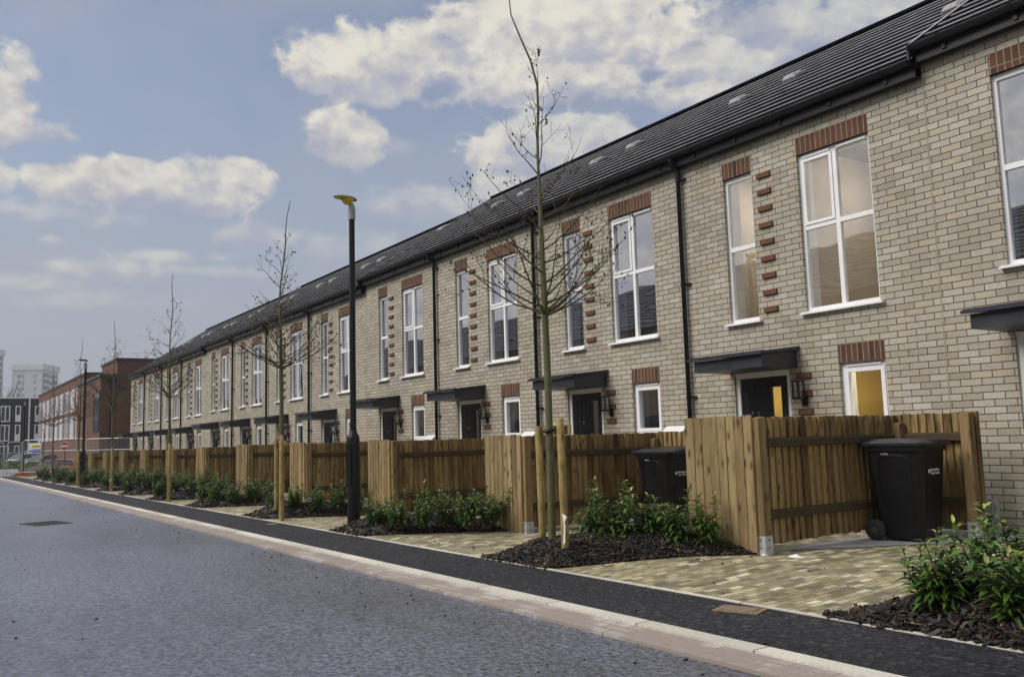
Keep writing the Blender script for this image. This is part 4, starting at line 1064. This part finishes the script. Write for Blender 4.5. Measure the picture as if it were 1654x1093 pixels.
hedge(-101, 7.6, -1.75, 2.6, 1.0, .85, R(40), 1, 'rounded dark hedge at the far left in front of the parked cars')
hedge(-84, 7.9, -1.75, 1.2, .8, .85, R(40), 2, 'dark hedge below the yellow and blue site sign')
hedge(-96, 9.3, -2.0, 1.6, .8, .65, R(40), 3, 'low hedge between the white car and the pale car')

# ------------------------------------------------------------------ parked cars
def car(loc, rz, paint, label):
    t = thing('parked_car', label, 'car', loc, rz, 'cars parked beyond the wire fence')
    b = MB(); st = [(-2.05, .55, .45, .80), (-1.98, .70, .30, .98), (-1.3, .84, .26, 1.0), (-.3, .86, .25, .99), (.75, .86, .25, .97), (1.5, .83, .26, .86), (1.95, .72, .30, .70), (2.06, .5, .42, .62)]
    vs = []
    for x, w, z0, z1 in st: vs += [(x, -w * .92, z0), (x, -w, (z0 + z1) / 2), (x, -w * .94, z1 - .06), (x, -w * .8, z1), (x, w * .8, z1), (x, w * .94, z1 - .06), (x, w, (z0 + z1) / 2), (x, w * .92, z0)]
    n = 8
    b.add(vs, [(i * n + k, (i + 1) * n + k, (i + 1) * n + (k + 1) % n, i * n + (k + 1) % n) for i in range(len(st) - 1) for k in range(n)] + [tuple(range(n)), tuple(range(n * 7, n * 8))[::-1]], 0, True)
    # roof and pillars
    rf = [(-1.72, .68, 1.30), (-1.2, .64, 1.46), (-.2, .64, 1.50), (.35, .62, 1.44)]
    vs = []
    for x, w, z in rf: vs += [(x, -w, z - .05), (x, -w * .85, z), (x, w * .85, z), (x, w, z - .05)]
    b.add(vs, [(i * 4 + k, (i + 1) * 4 + k, (i + 1) * 4 + k + 1, i * 4 + k + 1) for i in range(3) for k in range(3)] + [(i * 4 + 3, (i + 1) * 4 + 3, (i + 1) * 4, i * 4) for i in range(3)], 0, True)
    for s in (-1, 1):
        for p, q in (((1.2, .74, .93), (.35, .61, 1.41)), ((-.45, .80, .97), (-.4, .635, 1.44)), ((-1.95, .70, .95), (-1.72, .66, 1.27))):
            b.tube([(p[0], s * p[1], p[2]), (q[0], s * q[1], q[2])], .04, 6)
    b.build('body', paint, t)
    g = MB()
    for s in (-1, 1): g.quad((1.15, s * .74, .95), (-1.9, s * .70, .97), (-1.68, s * .665, 1.26), (.33, s * .615, 1.40))
    g.quad((1.2, -.72, .94), (1.2, .72, .94), (.36, .58, 1.42), (.36, -.58, 1.42)); g.quad((-1.97, -.66, .98), (-1.97, .66, .98), (-1.72, .62, 1.28), (-1.72, -.62, 1.28)); g.build('window', 'shade_glass', t)
    for x in (-1.3, 1.3):
        for s in (-1, 1):
            w = MB(); w.lathe([(.20, -.1), (.30, -.1), (.32, -.07), (.32, .07), (.30, .1), (.20, .1)], n=18, axis='y'); wo = w.build('wheel', 'tyre', t, loc=(x, s * .76, .32))
            q = MB(); q.lathe([(.03, -.105), (.2, -.095), (.2, .095), (.03, .105)], n=14, axis='y'); q.build('rim', 'galv', wo)
    for s in (-1, 1):
        l = MB(); l.lathe([(.05, -.06), (.10, .0), (.07, .05)], n=10, axis='x'); l.build('headlight', 'white_paint', t, loc=(1.96, s * .52, .62))
        l = MB(); l.box(-.03, .03, -.08, .08, -.12, .12); l.build('tail_light', 'red_sign', t, loc=(-2.0, s * .56, .82))
    return t
M['car_red'] = simple('car_red', (.30, .045, .04), .25, noise=.08, nscale=2); M['car_dark'] = simple('car_dark', (.03, .035, .045), .2); M['car_white'] = simple('car_white', (.62, .64, .68), .25); M['car_silver'] = simple('car_silver', (.38, .42, .48), .25, .4)
car((-77.5, 8.95, -2.18), R(-125), 'car_red', 'red hatchback parked behind the soil heap, partly hidden by the last fence')
car((-112, 8.6, -1.62), R(-70), 'car_dark', 'dark car at the far left behind the hedge')
car((-106, 9.1, -1.72), R(-60), 'car_white', 'white car in the middle of the parked row with its nose showing')
car((-100, 10.3, -1.85), R(-50), 'car_silver', 'silver car below the site sign, nearest the red hatchback')

# ------------------------------------------------------------------ far buildings
def bbox(mb, x0, x1, y0, y1, z0, z1, mi=0): mb.box(x0, x1, y0, y1, z0, z1, mi)
t = thing('school_building', 'red brick school block with pale window bays beyond the end of the terrace', 'school', (-62.1, 9.6, -2.4))
def sz(z): return z + 2.4
m = MB(); m.box(-10.4, 0, 0, 14, 0, sz(4.72)); m.build('front_block', 'school_brick', t)
m = MB(); m.box(-12.6, -6, 2.0, 20, 0, sz(6.42)); m.build('tall_block', 'school_brick', t)
m = MB(); m.box(-56, -20, 1.9, 18, 0, sz(6.45)); wing = m.build('wing', 'school_brick', t)
m = MB(); m.box(-10.5, .1, -.1, 14.1, sz(4.722), sz(4.90)); m.box(-12.7, -5.9, 1.9, 20.1, sz(6.422), sz(6.56)); m.box(-56.1, -19.9, 1.8, 18.1, sz(6.452), sz(6.6)); m.build('coping', 'canopy_grey', t)
for i in range(9):
    x = -54.5 + i * 3.75
    for z0, z1 in ((3.45, 5.5), (1.0, 3.05)):
        f = MB(); x1 = x + 2.3
        for a, b in ((x, x + .12), (x + .72, x + .84), (x + 1.46, x + 1.58), (x1 - .12, x1)): f.box(a, b, 1.80, 1.92, sz(z0), sz(z1))
        for a in (x + .12, x + .84, x + 1.58): 
            bb = a + (.60 if a < x + .5 else .62 if a < x + 1.2 else .60)
            f.box(a, bb, 1.81, 1.92, sz(z0), sz(z0) + .1); f.box(a, bb, 1.81, 1.92, sz(z1) - .1, sz(z1))
        w = f.build('window', 'white_upvc', t)
        p = MB(); p.quad((x, 1.87, sz(z0)), (x1, 1.87, sz(z0)), (x1, 1.87, sz(z1)), (x, 1.87, sz(z1))); p.build('pane', 'curtain' if i % 3 else 'shade_glass', w)
m = MB(); m.box(-2.3, -.25, -.03, .02, sz(1.37), sz(3.7)); sw = m.build('slit_window', 'shade_glass', t)
m = MB(); m.box(-2.42, -2.3, -.06, .03, sz(1.3), sz(3.75)); m.box(-.25, -.13, -.06, .03, sz(1.3), sz(3.75)); m.box(-2.42, -.13, -.08, .03, sz(1.2), sz(1.298)); m.build('frame', 'canopy_grey', sw)
m = MB(); m.tube([(.1, .65, 0), (.1, .65, sz(4.2))], .07, 8); m.prism([(.45, sz(4.2)), (.85, sz(4.2)), (1.0, sz(4.55)), (.3, sz(4.55))], 'x', .001, .3); m.build('rainwater_pipe', 'black_plastic', t)
m = MB(); m.box(.001, .25, 1.15, 1.55, sz(3.95), sz(4.15)); m.box(.001, .12, 1.25, 1.45, sz(3.75), sz(3.948)); m.build('wall_light', 'canopy_grey', t)
m = MB(); m.box(.001, .07, 1.1, 1.9, sz(-1.4), sz(.45)); m.build('door', 'canopy_grey', t)
m = MB(); m.box(.001, 1.1, .9, 4.2, sz(.5), sz(.72)); m.build('entrance_canopy', 'canopy_grey', t)
m = MB(); m.tube([(-12.6, 1.95, sz(7.0)), (-5.95, 1.95, sz(7.0)), (-5.95, 20, sz(7.0))], .03, 6)
for x in range(6): m.tube([(-12.6 + 1.32 * x, 1.95, sz(6.55)), (-12.6 + 1.32 * x, 1.95, sz(7.0))], .025, 6)
for y in range(9): m.tube([(-5.95, 2 + 2 * y, sz(6.55)), (-5.95, 2 + 2 * y, sz(7.0))], .025, 6)
m.build('roof_railing', 'galv', t)
t.location.z = -2.4

t = thing('dark_apartment_building', 'dark grey three storey block with white framed windows at the far left', 'apartment block', (-128, 0, -2.4))
m = MB(); m.box(-12, 0, -34, 14, 0, sz(6.75)); m.build('wall', 'dark_cladding', t)
m = MB(); m.box(-12.1, .1, -34.1, 14.1, sz(6.752), sz(6.92)); m.build('coping', 'white_paint', t)
def dwin(y0, y1, z0, z1):
    f = MB(); w = .11
    f.box(.001, .1, y0, y0 + w, sz(z0), sz(z1)); f.box(.001, .1, y1 - w, y1, sz(z0), sz(z1)); f.box(.001, .1, y0 + w, y1 - w, sz(z0), sz(z0) + w); f.box(.001, .1, y0 + w, y1 - w, sz(z1) - w, sz(z1))
    if y1 - y0 < .75: f.box(.002, .06, y0 + w, y1 - w, sz(z0) + w, sz(z0) + (z1 - z0) * .42)
    else: f.box(.001, .1, (y0 + y1) / 2 - .05, (y0 + y1) / 2 + .05, sz(z0) + w, sz(z1) - w)
    fo = f.build('window', 'white_upvc', t); p = MB(); p.quad((.03, y0, sz(z0)), (.03, y1, sz(z0)), (.03, y1, sz(z1)), (.03, y0, sz(z1))); p.build('pane', 'shade_glass', fo)
for z0, z1 in ((3.78, 5.8), (1.32, 3.4), (-1.3, .75)):
    for y0, y1 in ((8.2, 9.27), (9.85, 10.46), (12.05, 12.72), (6.0, 7.07), (4.2, 4.8), (1.9, 2.95), (-.2, .4)): dwin(y0, y1, z0, z1)
m = MB(); m.tube([(.12, 11.42, 0), (.12, 11.42, sz(6.7))], .09, 8); m.build('rainwater_pipe', 'white_paint', t)

def tower(loc, rz, wx, wy, h, label, full=True):
    t = thing('tower_block', label, 'tower block', loc, rz, 'pale tower blocks on the skyline'); m = MB(); m.box(-wx, 0, -wy, 0, 0, h); m.build('wall', 'tower', t)
    m = MB(); fl = 2.85; n = int(h / fl)
    for k in range(n):
        z = k * fl
        for y in (-wy + 2.6, -wy + 3.4, -wy + 4.6, -2.6):
            m.box(.001, .05, y - .28, y + .28, z + .7, z + 2.2)
    m.build('front_glazing', 'tower_dark', t)
    m = MB()
    for k in range(n):
        z = k * fl; m.box(-wx * .92, -wx * .62, .001, .6, z + .1, z + 1.15); m.box(-wx * .45, -wx * .1, .001, .6, z + .1, z + 1.15)
    m.build('balcony', 'tower', t)
    m = MB()
    for k in range(n):
        z = k * fl; m.box(-wx * .92, -wx * .62, .002, .1, z + 1.2, z + 2.8); m.box(-wx * .45, -wx * .1, .002, .1, z + 1.2, z + 2.8); m.box(-wx * .58, -wx * .5, .002, .06, z + .9, z + 2.2)
    m.build('side_glazing', 'tower_dark', t)
    m = MB(); m.prism([(-wx - .4, h), (.4, h), (.1, h + 2.6), (-wx - .1, h + 2.6)], 'y', -wy - .4, .6); m.build('mansard', 'tower', t)
    return t
tower((-430.5, 42.6, -3), R(-28), 18, 12.2, 38.4, 'pale tower block with dark window columns far behind the dark grey building')
tower((-437.4, 21.0, -3), R(-28), 18, 12, 46, 'second pale tower cut off by the left edge')
FT = None
def far_tree(x, y, z, H, seed, label):
    r = random.Random(seed); t = thing('bare_tree', label, 'tree', (x, y, z), 0, 'bare trees on the skyline'); tk = MB(); br = MB(); bd = MB()
    tk.tube([(0, 0, 0), (.1, 0, H * .3), (0, .1, H * .55)], [.4, .3, .2], 8); tk.build('trunk', 'far_bark', t)
    for i in range(26):
        a = i * 2.4; el = r.uniform(.4, 1.3); z0 = H * r.uniform(.22, .55)
        grow(br, bd, r, Vector((0, 0, z0)), Vector((math.cos(a) * math.cos(el), math.sin(a) * math.cos(el), math.sin(el))), H * r.uniform(.35, .5), .14, 0, 2, 0)
    br.v = [tuple(v) for v in br.v]; br.build('crown', 'far_bark', t)
far_tree(-195, 12.2, -3, 19, 1, 'bare tree silhouetted at the left edge above the dark grey building')
far_tree(-192, 20.3, -3, 15, 2, 'bare tree showing above the roof between the tower and the school')
far_tree(-200, 18.0, -3, 14.5, 3, 'small bare tree crown just right of the pale tower')

# terrace on the other side of the street: only its reflection shows in the panes
t = thing('opposite_terrace', 'tan terrace across the street, seen only mirrored in the window panes', 'house', (0, -9, -1.4))
m = MB(); m.box(-64, 14, -8, 0, 0, 6.3); m.build('wall', 'render_tan', t)
m = MB()
for k in range(13):
    y0 = .3 - k * .335; z0 = 6.22 + k * .335 * .66; m.quad((-64, y0, z0 + .05), (14, y0, z0 + .05), (14, y0 - .335, z0 + .335 * .66), (-64, y0 - .335, z0 + .335 * .66)); m.quad((-64, y0, z0), (14, y0, z0), (14, y0, z0 + .05), (-64, y0, z0 + .05))
m.quad((-64, -4.05, 9.1), (14, -4.05, 9.1), (14, -8.4, 6.2), (-64, -8.4, 6.2)); m.build('roof', 'opposite_tile', t)
for i in range(14):
    for z in (.9, 3.6):
        w = MB(); x = -62 + i * 5.4; w.box(x, x + 1.3, .001, .05, z, z + 1.4); w.build('window', 'shade_glass', t)

# ------------------------------------------------------------------ haze
m = bpy.data.materials.new('haze_air'); m.use_nodes = True; t = NT(m.node_tree); t.n.clear()
o_ = t.add('ShaderNodeOutputMaterial'); vp = t.add('ShaderNodeVolumePrincipled'); vp.inputs['Color'].default_value = (.80, .84, .90, 1); vp.inputs['Density'].default_value = .0006; vp.inputs['Anisotropy'].default_value = .0
t.l.new(vp.outputs[0], o_.inputs['Volume']); M['haze_air'] = m
mb = MB(); mb.box(-910, 310, -610, 610, -3.8, 62); hz_o = mb.build('haze', 'haze_air'); hz_o['kind'] = 'stuff'

# ------------------------------------------------------------------ sky, sun, camera
SUN_DIR = Vector((-.24, -.68, .69)).normalized()
elev = math.asin(SUN_DIR.z); azim = math.atan2(SUN_DIR.x, SUN_DIR.y)
w = bpy.data.worlds.new('World'); S.world = w; w.use_nodes = True; t = NT(w.node_tree); t.n.clear()
out = t.add('ShaderNodeOutputWorld'); bg = t.add('ShaderNodeBackground')
tc = t.add('ShaderNodeTexCoord'); gen = tc.outputs['Generated']
nrm = t.add('ShaderNodeVectorMath', operation='NORMALIZE', i_0=gen).outputs[0]
sky = t.add('ShaderNodeTexSky', sky_type='NISHITA', sun_disc=False, sun_elevation=elev, sun_rotation=azim, air_density=1.0, dust_density=1.0, ozone_density=1.6)
sx = t.add('ShaderNodeSeparateXYZ', i_0=nrm)
u = t.math('ARCTAN2', sx.outputs[0], sx.outputs[1]); v = t.math('ARCSINE', sx.outputs[2])
nz = t.add('ShaderNodeMapping', i_Vector=nrm); nz.inputs['Scale'].default_value = (1, 1, 1.45)
n1 = t.noise(nz.outputs[0], 11.0, 10, .61)
nz2 = t.add('ShaderNodeMapping', i_Vector=nrm); nz2.inputs['Scale'].default_value = (1, 1, 1.45); nz2.inputs['Location'].default_value = (-.006, -.004, .014)
n2 = t.noise(nz2.outputs[0], 11.0, 10, .61)
n3 = t.noise(nz.outputs[0], 15.0, 5, .5)
bil = t.math('MULTIPLY', t.math('SUBTRACT', .085, t.math('ABSOLUTE', t.math('SUBTRACT', n3, .5))), 4.0)
nn = t.math('ADD', t.math('MULTIPLY_ADD', n1, 1.9, -.93), t.math('MULTIPLY', bil, .75))
CL = [(-1.1602, 0.4236, 0.0619, 0.039, 1), (-1.1021, 0.4147, 0.0664, 0.0371, 1), (-1.0243, 0.4264, 0.082, 0.0458, 1), (-0.945, 0.4505, 0.0966, 0.059, 1), (-0.8633, 0.4431, 0.109, 0.0529, 1), (-0.9246, 0.3979, 0.1174, 0.0209, 0.9), (-0.7905, 0.4309, 0.05, 0.0374, 0.9), (-0.7282, 0.3956, 0.0754, 0.039, 0.8), (-0.663, 0.4342, 0.0856, 0.0332, 0.7), (-0.5706, 0.4249, 0.0911, 0.0322, 0.7), (-0.7579, 0.3728, 0.049, 0.0181, 0.8), (-0.6519, 0.3984, 0.0397, 0.0185, 0.6), (-1.1587, 0.3387, 0.0518, 0.0265, 1), (-1.0961, 0.3334, 0.0438, 0.0168, 0.35), (-0.9938, 0.3194, 0.0339, 0.0245, 0.9), (-0.9272, 0.3276, 0.0804, 0.0371, 0.8), (-0.8682, 0.3349, 0.0507, 0.0255, 0.8), (-1.0609, 0.2684, 0.0803, 0.0222, 0.45), (-0.9655, 0.2807, 0.0658, 0.0207, 0.5), (-1.5096, 0.3407, 0.0308, 0.0435, 0.95), (-1.4836, 0.3177, 0.0433, 0.0191, 0.7), (-1.5152, 0.2714, 0.0175, 0.0167, 0.8), (-1.4478, 0.2761, 0.0538, 0.026, 1), (-1.3909, 0.2803, 0.0566, 0.0228, 0.9), (-1.2918, 0.2891, 0.0437, 0.0236, 0.9), (-1.3179, 0.269, 0.0462, 0.0184, 0.8), (-1.3439, 0.2887, 0.0258, 0.0142, 0.7), (-1.4641, 0.2402, 0.0708, 0.0155, 0.35), (-1.4101, 0.187, 0.074, 0.0129, 0.55), (-1.3521, 0.2011, 0.0643, 0.0119, 0.55), (-1.3169, 0.188, 0.0591, 0.012, 0.4), (-1.4678, 0.213, 0.0137, 0.0081, 0.5), (-1.2512, 0.2274, 0.0547, 0.0169, 0.4), (-1.4953, 0.1662, 0.0447, 0.0155, 0.35), (-1.1617, 0.2192, 0.0854, 0.0208, 0.3), (-1.4093, 0.1515, 0.0992, 0.0129, 0.25)]
mask = None; base = None
for (u0, v0, a, b, k) in CL:
    du = t.math('MULTIPLY_ADD', u, 1 / a, -u0 / a); dv = t.math('MULTIPLY_ADD', v, 1 / b, -v0 / b)
    # flat bases, billowing tops
    d = t.add('ShaderNodeVectorMath', operation='LENGTH', i_0=t.add('ShaderNodeCombineXYZ', i_0=du, i_1=dv).outputs[0]).outputs['Value']
    val = t.math('ADD', t.math('SUBTRACT', 1.12, d), nn)
    mr = t.add('ShaderNodeMapRange', interpolation_type='SMOOTHSTEP', i_0=val); mr.inputs[1].default_value = .0; mr.inputs[2].default_value = .42 if k > .6 else .85
    mk = t.math('MULTIPLY', mr.outputs[0], k)
    lo = t.add('ShaderNodeMapRange', interpolation_type='SMOOTHSTEP', i_0=t.math('MULTIPLY_ADD', nn, .5, dv)); lo.inputs[1].default_value = .25; lo.inputs[2].default_value = -.75
    bs = t.math('MULTIPLY', mk, t.math('SUBTRACT', 1, lo.outputs[0]))
    mask = mk if mask is None else t.math('MAXIMUM', mask, mk); base = bs if base is None else t.math('MAXIMUM', base, bs)
lit = t.math('ADD', t.math('ADD', t.math('MULTIPLY', bil, .55), t.math('MULTIPLY_ADD', t.math('SUBTRACT', n1, n2), 2.4, .10)), t.math('MULTIPLY', t.math('DIVIDE', base, t.math('MAXIMUM', mask, .05)), .62), clamp=True)
hi = t.add('ShaderNodeMapRange', interpolation_type='SMOOTHSTEP', i_0=v); hi.inputs[1].default_value = .46; hi.inputs[2].default_value = .56
bk = t.add('ShaderNodeMapRange', interpolation_type='SMOOTHSTEP', i_0=t.math('ABSOLUTE', t.math('ADD', u, 1.0))); bk.inputs[1].default_value = .75; bk.inputs[2].default_value = 1.0
ovr = t.math('MAXIMUM', hi.outputs[0], t.math('MULTIPLY', bk.outputs[0], t.math('GREATER_THAN', v, .0)))
big = t.ramp(t.math('ADD', t.math('MULTIPLY', t.noise(nz.outputs[0], 2.6, 3, .5), .72), t.math('MULTIPLY', n1, .36)), [(.36, 0), (.50, 1)], 'EASE')
mask2 = t.math('MULTIPLY', big, ovr)
lit = t.math('ADD', lit, t.math('MULTIPLY', mask2, .45), clamp=True)
mask = t.math('MAXIMUM', mask, mask2)
ccol = t.ramp(lit, [(0, (.205, .215, .265)), (.45, (.265, .262, .278)), (.8, (.35, .338, .312)), (1, (.405, .385, .342))])
skyc = t.mix(1.0, sky.outputs[0], (.083, .071, .064, 1), 'MULTIPLY')
hz = t.add('ShaderNodeMapRange', interpolation_type='SMOOTHSTEP', i_0=v); hz.inputs[1].default_value = .47; hz.inputs[2].default_value = .02
skyc = t.mix(t.math('MULTIPLY', hz.outputs[0], .92), skyc, (.168, .180, .218, 1))
veil = t.math('MULTIPLY', t.ramp(t.noise(nz.outputs[0], 4.0, 6, .6), [(.38, 0), (.66, 1)]), .45)
skyc = t.mix(veil, skyc, (.21, .22, .26, 1))
final = t.mix(t.math('MULTIPLY', mask, .97), skyc, ccol)
t.set(bg.inputs[0], final); bg.inputs[1].default_value = 1.0
t.l.new(bg.outputs[0], out.inputs[0])

ld = bpy.data.lights.new('sun', 'SUN'); ld.energy = 1.5; ld.angle = R(38); ld.color = (1, .95, .87)
lo = bpy.data.objects.new('sun', ld); COL.objects.link(lo); lo.rotation_euler = (-SUN_DIR).to_track_quat('-Z', 'Y').to_euler()

cd = bpy.data.cameras.new('camera'); co = bpy.data.objects.new('camera', cd); COL.objects.link(co); S.camera = co
cd.sensor_width = 36; cd.lens = 36 * 1399.96 / 1654; cd.clip_start = .05; cd.clip_end = 3000
yaw, pitch, roll = R(-55.7278), R(6.5035), R(-1.6187)
fw = Vector((math.sin(yaw) * math.cos(pitch), math.cos(yaw) * math.cos(pitch), math.sin(pitch)))
rt = Vector((math.cos(yaw), -math.sin(yaw), 0)); up = rt.cross(fw)
r2 = rt * math.cos(roll) + up * math.sin(roll); u2 = -rt * math.sin(roll) + up * math.cos(roll)
co.matrix_world = Matrix(((r2.x, u2.x, -fw.x, 0), (r2.y, u2.y, -fw.y, 0), (r2.z, u2.z, -fw.z, 0), (0, 0, 0, 1)))

S.view_settings.view_transform = 'Standard'; S.view_settings.look = 'None'; S.view_settings.exposure = 1.0; S.view_settings.gamma = 1
S.cycles.use_denoising = True; S.cycles.max_bounces = 8; S.cycles.transparent_max_bounces = 12
